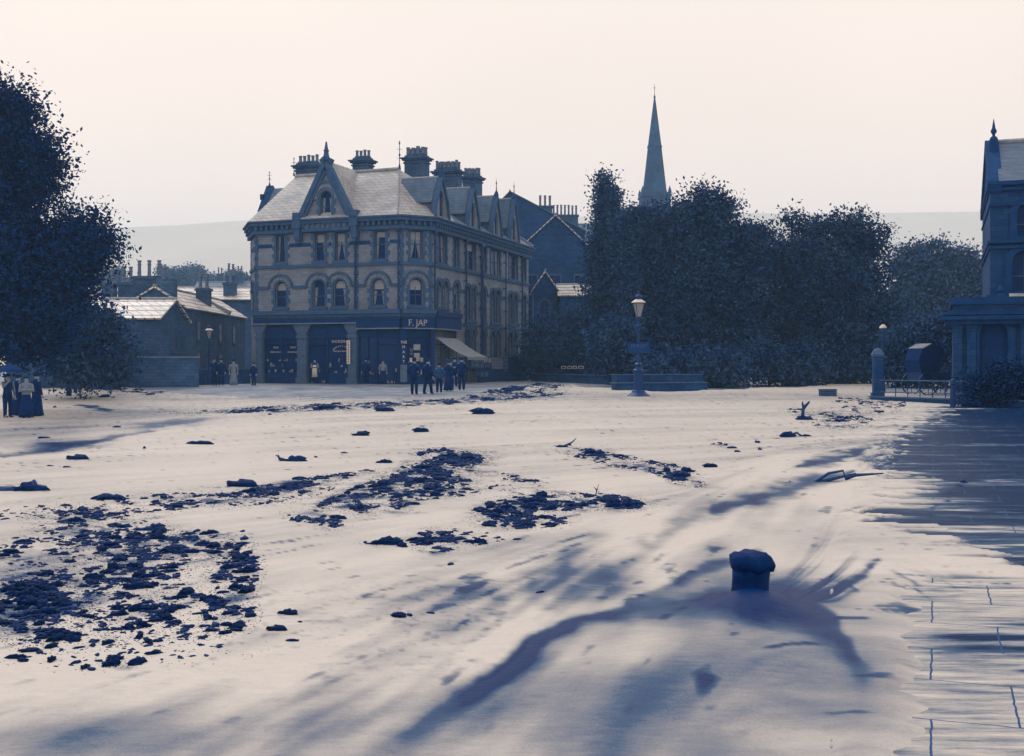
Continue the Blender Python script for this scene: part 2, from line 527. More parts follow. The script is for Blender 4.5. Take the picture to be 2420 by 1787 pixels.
BANKS = [  # rubble banks: centre, radii, tilt, amount, name
    (225, 1165, 125, 36, 6, 6.5, 'left'), (110, 1210, 110, 36, -8, 2.3, 'left'), (330, 1220, 130, 34, -4, 5.8, 'left'), (70, 1345, 100, 55, -4, 5.8, 'left'), (205, 1290, 190, 40, -5, 2.6, 'left'),
    (430, 1200, 90, 26, 8, 2.9, 'left'), (515, 1260, 45, 55, 10, 3.6, 'left'), (500, 1350, 50, 36, 0, 3.0, 'left'), (350, 1355, 130, 48, 0, 2.0, 'left'), (150, 1395, 110, 35, 0, 1.9, 'left'), (440, 1395, 80, 13, 0, 2.4, 'left'),
    (265, 1466, 36, 9, 0, 6.5, 'left'), (200, 1430, 260, 40, 0, 0.4, 'left'), (320, 1110, 150, 18, -4, 2.9, 'left'), (60, 1130, 100, 14, -6, 1.1, 'left'),
    (600, 1076, 120, 11, -11, 13.6, 'ridge'), (740, 1049, 75, 6, -10, 8.8, 'ridge'), (450, 1100, 60, 10, -5, 8.0, 'ridge'), (610, 1090, 110, 16, -8, 4.8, 'ridge'),
    (985, 1003, 62, 13, 4, 16.0, 'middle'), (950, 1030, 100, 20, -12, 10.4, 'middle'), (860, 1062, 110, 16, -16, 12.8, 'middle'), (770, 1095, 70, 14, -16, 12.8, 'middle'), (960, 1062, 75, 20, -12, 9.6, 'middle'), (870, 1100, 90, 18, -14, 7.2, 'middle'),
    (690, 1145, 55, 16, 10, 6.4, 'middle'), (1000, 1085, 60, 10, -10, 3.2, 'middle'), (790, 1120, 90, 5, 3, 9.6, 'middle'),
    (1310, 1104, 85, 15, 5, 13.0, 'right'), (1200, 1110, 100, 14, 2, 7.5, 'right'), (1110, 1125, 60, 14, 0, 8.5, 'right'), (1140, 1148, 90, 15, 0, 7.5, 'right'), (1130, 1055, 60, 7, 12, 5.0, 'right'), (1200, 1090, 130, 10, 8, 3.0, 'right'),
    (960, 1175, 40, 12, 0, 5.0, 'small'), (880, 1198, 75, 7, 0, 5.0, 'small'), (980, 1192, 40, 8, 0, 7.0, 'small'), (950, 1213, 40, 6, 0, 8.0, 'small'), (1000, 1190, 90, 18, 0, 1.5, 'small'),
    (1300, 1001, 34, 5, 6, 9.0, 'strip'), (1370, 1008, 110, 5, 11, 7.5, 'strip'), (1345, 1020, 90, 7, 12, 6.5, 'strip'), (1450, 1040, 75, 7, 17, 6.0, 'strip'), (1495, 1060, 36, 9, 12, 7.0, 'strip'), (1470, 1040, 70, 16, 15, 2.0, 'strip'),
    (1800, 912, 70, 9, 8, 6.5, 'bar'), (1840, 925, 60, 10, -4, 6.5, 'bar'), (1870, 900, 70, 8, 0, 4.5, 'bar'), (1830, 937, 40, 5, 0, 6.5, 'bar'), (1920, 888, 55, 9, 0, 2.6, 'bar'), (1860, 878, 50, 5, 0, 2.4, 'bar'), (1730, 957, 26, 3, 4, 6.0, 'bar'), (1575, 978, 18, 5, 0, 7.0, 'bar'),
    (640, 897, 200, 5, -1.5, 11.9, 'square'), (850, 886, 230, 5, -1.5, 9.8, 'square'), (1040, 876, 120, 4, -3, 9.8, 'square'), (530, 903, 90, 3, -1.5, 11.2, 'square'), (1120, 858, 90, 8, -4, 9.1, 'square'), (1180, 845, 60, 4, -3, 8.4, 'square'), (1150, 868, 100, 3, -3, 5.6, 'square'),
    (290, 856, 60, 3.5, 3, 9.0, 'corner'), (380, 853, 90, 4, 2, 7.0, 'corner'), (330, 862, 16, 2, -5, 9.0, 'corner'), (455, 856, 50, 4, 2, 6.0, 'corner'), (230, 852, 40, 3, 3, 5.0, 'corner'), (2165, 1600, 70, 5, -33, 9.0, 'pavement'), (2080, 1085, 60, 5, -48, 9.0, 'pavement')]
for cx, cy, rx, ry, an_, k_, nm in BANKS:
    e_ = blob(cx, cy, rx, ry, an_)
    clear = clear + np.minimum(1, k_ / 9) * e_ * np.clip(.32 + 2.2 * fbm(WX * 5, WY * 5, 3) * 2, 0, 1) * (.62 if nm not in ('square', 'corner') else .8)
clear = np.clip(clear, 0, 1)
# height of the water
h = .06 + .045 * st1 * sm(60, 20, WY) + .03 * st2 * sm(50, 10, WY)
h = h + .085 * blob(1560, 1480, 330, 100) + .20 * np.exp(-(((U0 - 1650) / 120) ** 2 + ((V0 - 1352) / 30) ** 2)) * sm(1322, 1350, V0) - .03 * arms - .015 * (fan + under + core)
expo = np.maximum(sm(.35, .65, flags), sm(-60, 60, U0 - 1990 + 180 * pc) * sm(1250, 1300, V0))
onp = sm(1800, 1870, U0) * sm(-1.75, -1.45, WX - .36 * WY) * sm(45, 43, WY)
h = h * (1 - onp) + onp * (.055 + .03 * (1 - 2 * expo) + .008 * st2)
off = 0.0
top = np.interp(U, [-1500, 100, 290, 340, 440, 560, 860, 900, 1010, 1080, 1160, 1245, 1262, 1380, 1420, 1560, 1760, 1905, 1912, 2060, 2400],
                [846, 846, 848, 858, 866, 871, 873, 868, 868, 852, 842, 838, 846, 852, 858, 856, 846, 832, 860, 861, 861])
off = sm(-1.5, 3.5, top - V + 10 * wob + 16 * st1)
h = h - .22 * off
WZ = G(WX, WY) + h
me = np_mesh('flood_water', np.stack([WX, WY, WZ], -1).reshape(-1, 3), quads(len(vs), len(us)))
at = me.attributes.new('clear', 'FLOAT', 'POINT')  # silt to clear water, plus painted wave shade and reflections
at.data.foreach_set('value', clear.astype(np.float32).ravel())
m_, t_, b_ = base_mat('silty_water', .35, .10)
an = t_.nodes.new('ShaderNodeAttribute'); an.attribute_name = 'clear'
co = objco(t_, (1, 1, 1))
fn = noise(t_, objco(t_, (2.2, 5, 2)), 3.0, 6, .7)
gr = noise(t_, co, 60, 2, .8)
a1 = t_.nodes.new('ShaderNodeMath'); a1.operation = 'MULTIPLY_ADD'; a1.inputs[1].default_value = .24; a1.inputs[2].default_value = -.18
a2 = t_.nodes.new('ShaderNodeMath'); a2.operation = 'ADD'
a3 = t_.nodes.new('ShaderNodeMath'); a3.operation = 'MULTIPLY_ADD'; a3.inputs[1].default_value = .24
t_.links.new(fn, a1.inputs[0]); t_.links.new(a1.outputs[0], a2.inputs[0]); t_.links.new(an.outputs['Fac'], a2.inputs[1])
t_.links.new(gr, a3.inputs[0]); t_.links.new(a2.outputs[0], a3.inputs[2])
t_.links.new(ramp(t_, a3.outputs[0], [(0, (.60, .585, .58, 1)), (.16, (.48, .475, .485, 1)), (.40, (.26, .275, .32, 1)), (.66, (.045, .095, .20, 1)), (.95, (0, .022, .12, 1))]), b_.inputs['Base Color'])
rr = t_.nodes.new('ShaderNodeMapRange'); rr.inputs[3].default_value = .45; rr.inputs[4].default_value = .3
t_.links.new(an.outputs['Fac'], rr.inputs[0]); t_.links.new(rr.outputs[0], b_.inputs['Roughness'])
b_.inputs['IOR'].default_value = 1.33
bump(t_, b_, fn, .22, .03)
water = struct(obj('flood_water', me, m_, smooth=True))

# flagged pavement on the right, its kerb running with the right-hand front of the shop terrace
sel = (us > 1500) & (us < 3000)
PX, PY = WX[:, sel], WY[:, sel]
pc_ = clear[:, sel] + .5 * blob(2230, 900, 170, 80)[:, sel]  # extra dark patch: reflection below the bank painted into the tone
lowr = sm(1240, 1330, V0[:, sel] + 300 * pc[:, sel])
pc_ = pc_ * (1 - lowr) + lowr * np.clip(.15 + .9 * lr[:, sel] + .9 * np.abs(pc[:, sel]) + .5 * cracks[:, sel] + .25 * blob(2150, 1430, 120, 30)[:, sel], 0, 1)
inside = sm(-1.7, -1.45, PX - .36 * PY) * sm(45.5, 44.5, PY)
PZ = G(PX, PY) + .055 - .35 * (1 - inside * sm(1790, 1815, U0[:, sel]))
me = np_mesh('pavement', np.stack([PX, PY, PZ], -1).reshape(-1, 3), quads(PX.shape[0], PX.shape[1]))
at = me.attributes.new('clear', 'FLOAT', 'POINT')
at.data.foreach_set('value', pc_.astype(np.float32).ravel())
m_, t_, b_ = base_mat('wet_flagstones', .4, .02)
co = objco(t_, (1, 1, 1), (0, 0, R(19.8)))
br = t_.nodes.new('ShaderNodeTexBrick')
br.inputs['Scale'].default_value = 1; br.inputs['Brick Width'].default_value = .95; br.inputs['Row Height'].default_value = .9
br.inputs['Mortar Size'].default_value = .007; br.inputs['Color1'].default_value = tone(.16); br.inputs['Color2'].default_value = tone(.24); br.inputs['Mortar'].default_value = tone(.03)
wn = t_.nodes.new('ShaderNodeTexNoise'); wn.inputs['Scale'].default_value = 5.0
wv = t_.nodes.new('ShaderNodeVectorMath'); wv.operation = 'MULTIPLY_ADD'; wv.inputs[1].default_value = (.035, .035, 0)
t_.links.new(co, wn.inputs['Vector']); t_.links.new(wn.outputs['Color'], wv.inputs[0]); t_.links.new(co, wv.inputs[2])
t_.links.new(wv.outputs[0], br.inputs['Vector'])
an = t_.nodes.new('ShaderNodeAttribute'); an.attribute_name = 'clear'
sn = noise(t_, objco(t_, (1.2, 8, 1), (0, 0, R(4))), 1.2, 8, .75)
gr = noise(t_, objco(t_), 30, 4, .75)
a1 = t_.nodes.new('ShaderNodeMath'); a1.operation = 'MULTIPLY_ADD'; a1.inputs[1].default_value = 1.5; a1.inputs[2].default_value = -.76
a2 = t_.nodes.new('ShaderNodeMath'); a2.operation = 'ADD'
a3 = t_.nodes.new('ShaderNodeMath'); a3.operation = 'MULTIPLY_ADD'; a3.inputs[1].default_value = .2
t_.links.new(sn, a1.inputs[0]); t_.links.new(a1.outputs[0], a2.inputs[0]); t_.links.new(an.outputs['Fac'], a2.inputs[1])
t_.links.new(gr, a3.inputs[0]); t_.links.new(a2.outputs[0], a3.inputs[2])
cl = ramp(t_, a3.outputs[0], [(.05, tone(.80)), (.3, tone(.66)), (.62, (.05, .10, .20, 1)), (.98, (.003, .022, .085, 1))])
mx = t_.nodes.new('ShaderNodeMix'); mx.data_type = 'RGBA'
t_.links.new(br.outputs['Fac'], mx.inputs['Factor']); t_.links.new(cl, mx.inputs['A']); mx.inputs['B'].default_value = tone(.24)
t_.links.new(mx.outputs['Result'], b_.inputs['Base Color'])
bump(t_, b_, sn, .3, .03)
struct(obj('pavement', me, m_, smooth=True))

# hills: long moor edges on both sides of the valley
def hill(name, pts, y0, y1):
    n = len(pts)
    V_, F_ = [], []
    rows = 14
    for j in range(rows + 1):
        q = j / rows
        for i, (u, v) in enumerate(pts):
            y = y0 + (y1 - y0) * q
            z1 = CH + (HV - v) / F_PX * y1
            x = (u - CU) / F_PX * y1
            rg = 1 + .05 * math.sin(i * 1.3 + j) + .04 * math.sin(i * 3.1)
            V_.append((x, y, z1 * (q ** 1.4) * (rg if 0 < j < rows else 1) - (2 if j == 0 else 0)))
    for j in range(rows):
        for i in range(n - 1):
            a = j * n + i
            F_.append((a, a + 1, a + n + 1, a + n))
    for i, (u, v) in enumerate(pts):
        V_.append(((u - CU) / F_PX * (y1 + 400), y1 + 400, 0))
    for i in range(n - 1):
        a = rows * n + i
        F_.append((a, a + 1, a + n + 1, a + n))
    mb = MB(); mb.v = V_; mb.f = F_
    return struct(obj(name, mb, M['hill'], smooth=True))
hill('hills', [(-1300, 485), (-600, 500), (-100, 520), (150, 534), (280, 538), (420, 532), (500, 526), (560, 522), (640, 518), (900, 512), (1200, 520), (1500, 506), (1750, 503), (1900, 506), (2100, 503), (2340, 500), (2600, 496), (3200, 480), (3800, 472)], 420, 1100)
# ------------------------------------------------------------------ building helpers
class Face:
    """a wall plane: local x along the wall (left to right from outside), y into the house, z up"""
    def __init__(s, a, b):
        s.O = Vector((a[0], a[1], 0)); s.E = Vector((b[0], b[1], 0))
        s.D = (s.E - s.O); s.L = s.D.length; s.D.normalize()
        s.Nin = Vector((-s.D.y, s.D.x, 0))
        s.W = Matrix(((s.D.x, s.Nin.x, 0, s.O.x), (s.D.y, s.Nin.y, 0, s.O.y), (0, 0, 1, 0), (0, 0, 0, 1)))
    def s(s, u):
        k = (u - CU) / F_PX
        return (k * s.O.y - s.O.x) / (s.D.x - k * s.D.y)
    def z(s, sx, v, yin=0):
        y = s.O.y + sx * s.D.y + yin * s.Nin.y
        return CH + (HV - v) / F_PX * y
def curve_poly(outline, holes, th):
    cu = bpy.data.curves.new('tmp', 'CURVE')
    cu.dimensions = '2D'; cu.fill_mode = 'BOTH'; cu.extrude = th / 2
    for poly in [outline] + holes:
        sp_ = cu.splines.new('POLY')
        sp_.points.add(len(poly) - 1)
        for p, q in zip(sp_.points, poly):
            p.co = (q[0], q[1], 0, 1)
        sp_.use_cyclic_u = True
    o = bpy.data.objects.new('tmp', cu)
    COL.objects.link(o)
    bpy.context.view_layer.update()
    me = bpy.data.meshes.new_from_object(o)
    bpy.data.objects.remove(o)
    bpy.data.curves.remove(cu)
    co = np.empty(len(me.vertices) * 3, dtype=np.float32)
    me.vertices.foreach_get('co', co)
    co = co.reshape(-1, 3)
    out = np.stack([co[:, 0], -co[:, 2] + th / 2, co[:, 1]], -1)
    me.vertices.foreach_set('co', out.ravel())
    me.materials.clear()
    me.update()
    return me
def text_mesh(body, size, W, name='lettering', mat=None, parent=None, th=.01, align='CENTER', sx=1.0, sp_=1.0):
    cu = bpy.data.curves.new('tmp', 'FONT')
    cu.body = body; cu.size = size; cu.extrude = th; cu.align_x = align; cu.align_y = 'CENTER'; cu.space_character = sp_
    cu.resolution_u = 3
    o = bpy.data.objects.new('tmp', cu)
    COL.objects.link(o)
    bpy.context.view_layer.update()
    me = bpy.data.meshes.new_from_object(o)
    bpy.data.objects.remove(o)
    me.materials.clear()
    me.transform(Matrix.Rotation(PI / 2, 4, 'X') @ Matrix.Diagonal((sx, 1, 1, 1)))
    return obj(name, me, mat or M['gold'], parent, W)
def hole(s0, s1, z0, z1, arch):
    """z1 = springing if arch else top"""
    if not arch:
        return [(s0, z0), (s1, z0), (s1, z1), (s0, z1)]
    c, r = (s0 + s1) / 2, (s1 - s0) / 2
    k = 1.0 if arch == 'round' else 1.35
    return [(s0, z0), (s1, z0)] + [(c + r * math.cos(a), z1 + r * k * math.sin(a)) for a in [PI * i / 12 for i in range(13)]]
def window(parent, face, s0, s1, z0, z1, arch=None, blind=0, curtain=0, surround='quoin', depth=.2, panes=1, label=None):
    c, r = (s0 + s1) / 2, (s1 - s0) / 2
    W = face.W @ Matrix.Translation((c, 0, z0))
    f = MB(); h = z1 - z0; fw = min(.06, r * .18)
    for a in (-r, r - fw):
        f.box(a, a + fw, depth, depth + .06, 0, h)
    f.box(-r + fw, r - fw, depth + .002, depth + .06, 0, .08)
    f.box(-r + fw, r - fw, depth - .02, depth + .06, h * .52, h * .52 + .06)
    if arch:
        f.arc(0, h, r - fw, r, depth, depth + .06, n=10)
    else:
        f.box(-r + fw, r - fw, depth, depth + .06, h - .07, h)
    if panes > 1:
        f.box(-.02, .02, depth, depth + .05, .08, h - .07)
    wd = obj('window', f, M['sash'], parent, W)
    if label:
        wd['label'] = label
    g = MB()
    g.prism([(x - c, z - z0) for x, z in hole(s0, s1, z0, z1, arch)], depth + .05, depth + .08)
    obj('pane', g, M['glass'], wd, W)
    if blind:
        b = MB()
        topz = h + (r * .8 if arch else -.05)
        if arch:
            pts = [(r * .82 * math.cos(a), h + r * .82 * math.sin(a)) for a in [PI * i / 10 for i in range(11)]]
            b.prism([(-r * .82, h - blind), (r * .82, h - blind)] + pts, depth + .025, depth + .045)
        else:
            b.box(-r * .84, r * .84, depth + .025, depth + .045, h * (1 - blind), h - .05)
        obj('blind', b, M['blind'], wd, W)
    if curtain:
        b = MB()
        zt = h * (1 - (blind or .02))
        for sgn in ((-1, 1) if curtain in (2, 3) else (curtain,)):
            e, i_ = sgn * r * .84, sgn * r * (.38 if curtain != 3 else .02)
            b.prism(sorted_ccw([(e, .1), (sgn * r * .62, .1), (i_, zt), (e, zt)]), depth + .02, depth + .048)
        obj('curtain', b, M['lace'], wd, W)
    if surround:
        m = MB()
        jw = .17
        zz = 0; k = 0
        while zz < h - .05 and surround == 'quoin':
            z2 = min(zz + .3, h)
            w_ = jw + (.15 if k % 2 else 0)
            m.box(-r - w_, -r, -.045, .1, zz, z2); m.box(r, r + w_, -.045, .1, zz, z2)
            zz = z2; k += 1
        m.box(-r - .22, r + .22, -.14, .16, -.2, -.001)
        if arch:
            m.arc(0, h, r + .001, r + .12, -.05, .1, n=12)
        elif surround == 'quoin':
            m.box(-r - .34, r + .34, -.06, .12, h, h + .32)
        obj('window_surround', m, M['dress'], parent, W)
    if arch == 'round' and surround:
        m = MB()
        n = 13
        for i in range(n):
            m.arc(0, h, r + .122, r + .42, -.075 if i % 2 else -.055, .1, PI * (i + .05) / n, PI * (i + .95) / n, 2)
        obj('arch_stones', m, M['trim'], parent, W)
        m = MB(); m.arc(0, h, r + .422, r + .55, -.17, .1, n=16)
        obj('hood_mould', m, M['dress'], parent, W)
    elif arch == 'point' and surround:
        m = MB(); m.arc(0, h, r + .122, r + .2, -.08, .1, n=12); obj('arch_stones', m, M['trim'], parent, W)
        m = MB(); m.arc(0, h, r + .202, r + .27, -.13, .1, n=12); obj('hood_mould', m, M['dress'], parent, W)
    return wd
def sorted_ccw(p):
    cx, cz = sum(a for a, b in p) / len(p), sum(b for a, b in p) / len(p)
    return sorted(p, key=lambda q: math.atan2(q[1] - cz, q[0] - cx))
def chimney(parent, cx, cy, yaw, w_, d_, z0, z1, pots, cap=True, style='short', mat=None):
    W = Matrix.Translation((cx, cy, z0)) @ Matrix.Rotation(yaw, 4, 'Z')
    h = z1 - z0
    m = MB()
    m.box(-w_ / 2, w_ / 2, -d_ / 2, d_ / 2, 0, h)
    if cap:
        for e, a, b in ((.08, .62, .70), (.16, .78, .86), (.26, .86, .93), (-.02, 1.0, 1.05)):
            m.box(-w_ / 2 - e, w_ / 2 + e, -d_ / 2 - e, d_ / 2 + e, h - (1 - a) * 1.5, h - (1 - b) * 1.5)
        m.box(-w_ / 2 + .12, w_ / 2 - .12, -d_ / 2 + .12, d_ / 2 - .12, h + .075, h + .2)
    else:
        m.box(-w_ / 2 - .1, w_ / 2 + .1, -d_ / 2 - .1, d_ / 2 + .1, h - .22, h - .06)
    ch = obj('chimney', m, mat or M['chim'], parent, W)
    rows = 2 if d_ > .9 else 1
    for i in range(pots):
        for j in range(rows):
            px = -w_ / 2 + w_ * (i + .5) / pots
            py = (-.25 + .5 * j) if rows == 2 else 0
            m = MB()
            r = min(.17, w_ / pots * .36)
            hh_ = random.uniform(-.05, .08)
            if style == 'short':
                m.lathe([(r, 0), (r * .86, .35 + hh_), (r * 1.02, .38 + hh_), (r * 1.1, .5 + hh_), (r * .8, .5 + hh_), (r * .75, .2)], 9)
            else:
                m.lathe([(r, 0), (r * .75, .12), (r * .68, .75 + hh_), (r * .95, .8 + hh_), (r * .7, .86 + hh_), (r * .7, 1.0 + hh_), (r * 1.02, 1.06 + hh_), (r * .8, 1.12 + hh_), (r * .6, .9)], 9)
            obj('chimney_pot', m, M['pot'], ch, W @ Matrix.Translation((px, py, h + (.19 if cap else .0))))
    return ch
def finial(parent, x, y, z, h=1.3, name='finial', mat=None, k=1):
    m = MB()
    m.lathe([(.09 * k, 0), (.05 * k, .15 * h), (.025 * k, .2 * h), (.022 * k, .45 * h), (.07 * k, .5 * h), (.022 * k, .55 * h), (.018 * k, .85 * h), (.05 * k, .9 * h), (.005, h)], 7)
    for a in (0, PI / 2):
        for z_ in (.38, .68):
            dx, dy = math.cos(a) * .17 * k, math.sin(a) * .17 * k
            m.tube([(-dx, -dy, z_ * h + .05), (0, 0, z_ * h), (dx, dy, z_ * h + .05)], .014, 4)
    return obj(name, m, mat or M['iron'], parent, Matrix.Translation((x, y, z)))

# ------------------------------------------------------------------ the shop terrace
BASE = .8
pL0, pL, pA, pB = (-19.55, 87.9), (-18.28, 83.9), (-7.56, 80.0), (-5.56, 81.1)
pE = (1.44, 102.5)
FL, FM, FC, FR = Face(pL0, pL), Face(pL, pA), Face(pA, pB), Face(pB, pE)
terr = thing('terrace_building', 'three storey stone corner terrace with shops below, slate roofs and pointed gables', 'building', (-8, 84, BASE))
c1u = lambda c: 570 + c / 2.753
c1v = lambda c: 330 + c / 2.753
EZ = 12.15         # wall head
def zM(cy): return CH + (HV - c1v(cy)) / F_PX * 82.0
Z2T, Z2B = 11.3, 9.35           # second-floor windows
ZS1 = 9.05                      # string course below them
Z1S, Z1B = 7.55, 6.15           # first-floor springing and sill
ZSH = 5.9                      # top of shop cornice

def wall(face, holes, z0, z1, name='wall', mat=None):
    me = curve_poly([(0.0, z0), (face.L, z0), (face.L, z1), (0.0, z1)], holes, .35)
    return obj(name, me, mat or M['stone'], terr, face.W)
# main left face
wm = []
for cx, w_, bl, cu_ in [(258, 62, 0, 2), (512, 66, .32, 1), (645, 66, .30, 3), (903, 72, .22, -1)]:
    s_ = FM.s(c1u(cx)); h_ = w_ / 2.753 / F_PX * 82 / 2 * 1.06
    wm.append((s_ - h_, s_ + h_, Z2B, Z2T, None, bl, cu_))
for cx, w_, bl, cu_ in [(258, 80, .18, 0), (505, 88, 0, -1), (640, 88, .12, 1), (890, 86, .25, 2)]:
    s_ = FM.s(c1u(cx)); h_ = w_ / 2.753 / F_PX * 82 / 2 * 1.02
    wm.append((s_ - h_, s_ + h_, Z1B, Z1S, 'round', bl, cu_))
wall(FM, [hole(*q[:5]) for q in wm], ZSH - .3, EZ)
for q in wm:
    window(terr, FM, *q[:5], blind=q[5], curtain=q[6])
# chamfered corner face
wc = []
s_ = FC.L * .50
wc.append((s_ - .44, s_ + .44, Z2B, Z2T, None, .3, 3))
wc.append((s_ - .5, s_ + .5, Z1B, Z1S, 'round', .3, 0))
wall(FC, [hole(*q[:5]) for q in wc], ZSH - .3, EZ)
for q in wc:
    window(terr, FC, *q[:5], blind=q[5], curtain=q[6], panes=2)
# left canted face
wl = [(FL.L * .5 - .45, FL.L * .5 + .45, Z1B, Z1S, 'point')]
wall(FL, [hole(*q) for q in wl], BASE - .1, EZ)
for q in wl:
    window(terr, FL, *q)
# right-hand front
wr = []
def sR(c): return FR.s(c1u(c))
for a, b in [(1272, 1334), (1384, 1414), (1462, 1522), (1564, 1592), (1624, 1684), (1742, 1796), (1826, 1850)]:
    wr.append((sR(a), sR(b), Z2B - .1, Z2T, None))
for a, b in [(1272, 1302), (1312, 1345), (1384, 1416), (1462, 1488), (1498, 1524), (1564, 1590), (1624, 1648), (1656, 1684), (1740, 1764), (1772, 1796), (1828, 1851)]:
    wr.append((sR(a), sR(b) - .06, 5.45 if a > 1450 else Z1B, Z1S, 'point'))
for a, b in [(1462, 1488), (1498, 1524), (1564, 1590), (1624, 1648), (1656, 1684), (1740, 1764), (1772, 1796), (1828, 1851)]:
    wr.append((sR(a), sR(b) - .06, 2.0, 4.3, 'point'))
FRg = wall(FR, [hole(*q) for q in wr], BASE - .1, EZ)
for i, q in enumerate(wr):
    window(terr, FR, *q, blind=(.28 if i in (2, 9, 13) else 0), curtain=(2 if i in (0, 4, 8) else 0), surround='quoin')
# hidden sides and inner floor to close the block
back = MB()
pF = (pE[0] - 13.5, pE[1] + 4.9)
for a, b in ((pE, pF), (pF, pL0)):
    fc = Face(a, b)
    back.box(0, fc.L, 0, .3, BASE - .1, EZ, fc.W)
obj('wall', back, M['stone'], terr)['label'] = 'plain rear wall of the terrace'
inner = MB()
inner.add([(pL0[0] + .6, pL0[1], 4.3), (pL[0] + .6, pL[1] + .6, 4.3), (pA[0], pA[1] + .6, 4.3), (pB[0] - .5, pB[1] + .4, 4.3), (pE[0] - .5, pE[1] - .3, 4.3), (pF[0], pF[1] - .5, 4.3)], [(0, 1, 2, 3, 4, 5)])
obj('floor', inner, M['board'], terr)
# dark dressings: cornice with brackets, string courses, quoins, springing band
def band(faces, z0, z1, out, name, mat, ext=.0, gaps=None):
    for fc in faces:
        segs = [(-ext, fc.L + ext)]
        if gaps and fc in gaps:
            segs = []
            a = -ext
            for g0, g1 in gaps[fc]:
                if g0 > a: segs.append((a, g0))
                a = g1
            if a < fc.L: segs.append((a, fc.L + ext))
        for a, b in segs:
            m = MB()
            m.box(a, b, -out, .2, z0, z1)
            obj(name, m, mat, terr, fc.W)
FA = [FL, FM, FC, FR]
for fc in FA:
    m = MB()
    e = .12
    m.box(-e, fc.L + e, -.28, .3, EZ - .78, EZ - .52)
    m.box(-e, fc.L + e, -.16, .3, EZ - .52, EZ - .2)
    m.box(-e - .1, fc.L + e + .1, -.5, .32, EZ - .2, EZ + .02)
    m.box(-e - .1, fc.L + e + .1, -.62, .3, EZ + .021, EZ + .14)
    n = int(fc.L / .42)
    for i in range(n):
        x = (i + .5) * fc.L / n
        m.box(x - .09, x + .09, -.42, -.15, EZ - .5, EZ - .21)
    obj('cornice', m, M['dress'], terr, fc.W)
gaps1 = {f: sorted([(q[0] - .55, q[1] + .55) for q in ww if q[4]]) for f, ww in ((FM, wm), (FC, wc), (FL, wl))}
gaps1[FR] = sorted([(q[0] - .27, q[1] + .27) for q in wr if q[4] and q[3] == Z1S])
band(FA, ZS1 - .12, ZS1 + .1, .12, 'string_course', M['dress'], .1)
band(FA, Z1S - .1, Z1S + .12, .09, 'springing_band', M['dress'], .05, gaps1)
g2 = {f: sorted([(q[0] - .35, q[1] + .35) for q in ww if not q[4]]) for f, ww in ((FM, wm), (FC, wc), (FR, wr))}
g2[FL] = []
band([FL, FM], 10.4, 10.66, .03, 'wall_band', M['stone_dark'], .0, {FL: [], FM: g2[FM]})
m = MB()
for a, b in ((sR(1430), sR(1715)),):
    m.box(sR(1420), FR.L, -.1, .1, 5.0, 5.18)
obj('string_course', m, M['dress'], terr, FR.W)
for fc, xs in ((FL, (0.0, fc.L if False else FL.L - .1)), (FM, (.0, FM.s(c1u(748)), FM.L - .1)), (FC, (.05, FC.L - .1))):
    for x in xs:
        m = MB()
        for k in range(26):
            z = ZSH + k * .3
            if z < EZ - .9:
                w_ = .2 if k % 2 else .34
                m.box(x - w_ * .5, x + w_ * .5, -.04, .1, z, z + .3)
        if x > 1 and fc is FM and x < 10 or fc is not FM or x == 0:
            obj('quoins', m, M['dress'], terr, fc.W)
# drainpipes
for fc, x in ((FM, FM.s(c1u(750))), (FM, FM.L - .12), (FR, .12), (FR, sR(1450)), (FR, sR(1548)), (FR, sR(1558)), (FR, sR(1708)), (FR, sR(1815))):
    m = MB()
    m.tube([(x, -.2, BASE if fc is FR and x > 1 else ZSH), (x, -.2, EZ - .8)], .06, 6)
    for z in (6.4, 8.3, 10.4):
        m.box(x - .1, x + .1, -.27, 0, z, z + .06)
    m.box(x - .14, x + .14, -.34, -.05, EZ - .95, EZ - .75)
    obj('drainpipe', m, M['iron'], terr, fc.W)

# roofs
def WP(face, s_, yin, z):
    return face.W @ Vector((s_, yin, z))
RZ = 16.1
e0 = .55
# front block: ridge parallel to the main front
rA = XZ(c1u(352), c1v(240), 87.6); rB = XZ(c1u(1030), c1v(200), 84.2)
RZ = (rA.z + rB.z) / 2; rA.z = RZ; rB.z = RZ
EZ2 = EZ + .12
q0 = WP(FL, 0, -e0, EZ2); q1 = WP(FM, 0, -e0, EZ2) + Vector((-.3, 0, 0)); q2 = WP(FM, FM.L, -e0, EZ2); q3 = WP(FC, FC.L, -e0, EZ2)
m = MB()
# concave (bell-cast) left hip is made of two pitches
mid = lambda a, b, t, dz: a.lerp(b, t) + Vector((0, 0, dz))
m.slab([q1, q2, rB, rA], .12)
m.slab([q2, q3, rB], .12)
k0 = mid(q0, rA, .5, -.35); k1 = mid(q1, rA, .5, -.0)
m.slab([q0, q1, k1, k0], .12); m.slab([k0, k1, rA], .12)
rCb = rB + Vector((-3.5, 10, 0)); q4 = WP(FR, 3.0, -e0, EZ2)
m.slab([q3, q4, rCb + Vector((5.6, -1, -.3)), rB], .12)
bk = rA + Vector((.5, 7, -1.5)); bk2 = rB + Vector((-1, 9, -1.5))
m.slab([rA, rB, bk2 + Vector((0, 0, -2)), bk + Vector((0, 0, -2))], .12)
m.slab([q0, k0, rA, bk + Vector((0, 0, -2))], .12)
roof = obj('roof', m, M['slate'], terr)
m = MB()
m.tube([rA + Vector((0, 0, .06)), rB + Vector((0, 0, .06))], .13, 8)
m.tube([rB + Vector((0, 0, .06)), q2 + Vector((0, 0, .08))], .05, 6)
obj('ridge_tiles', m, M['ridge'], roof)
finial(terr, rB.x, rB.y, RZ, 2.1, k=1.3)
finial(terr, rA.x - .1, rA.y, RZ + .1, 1.4)
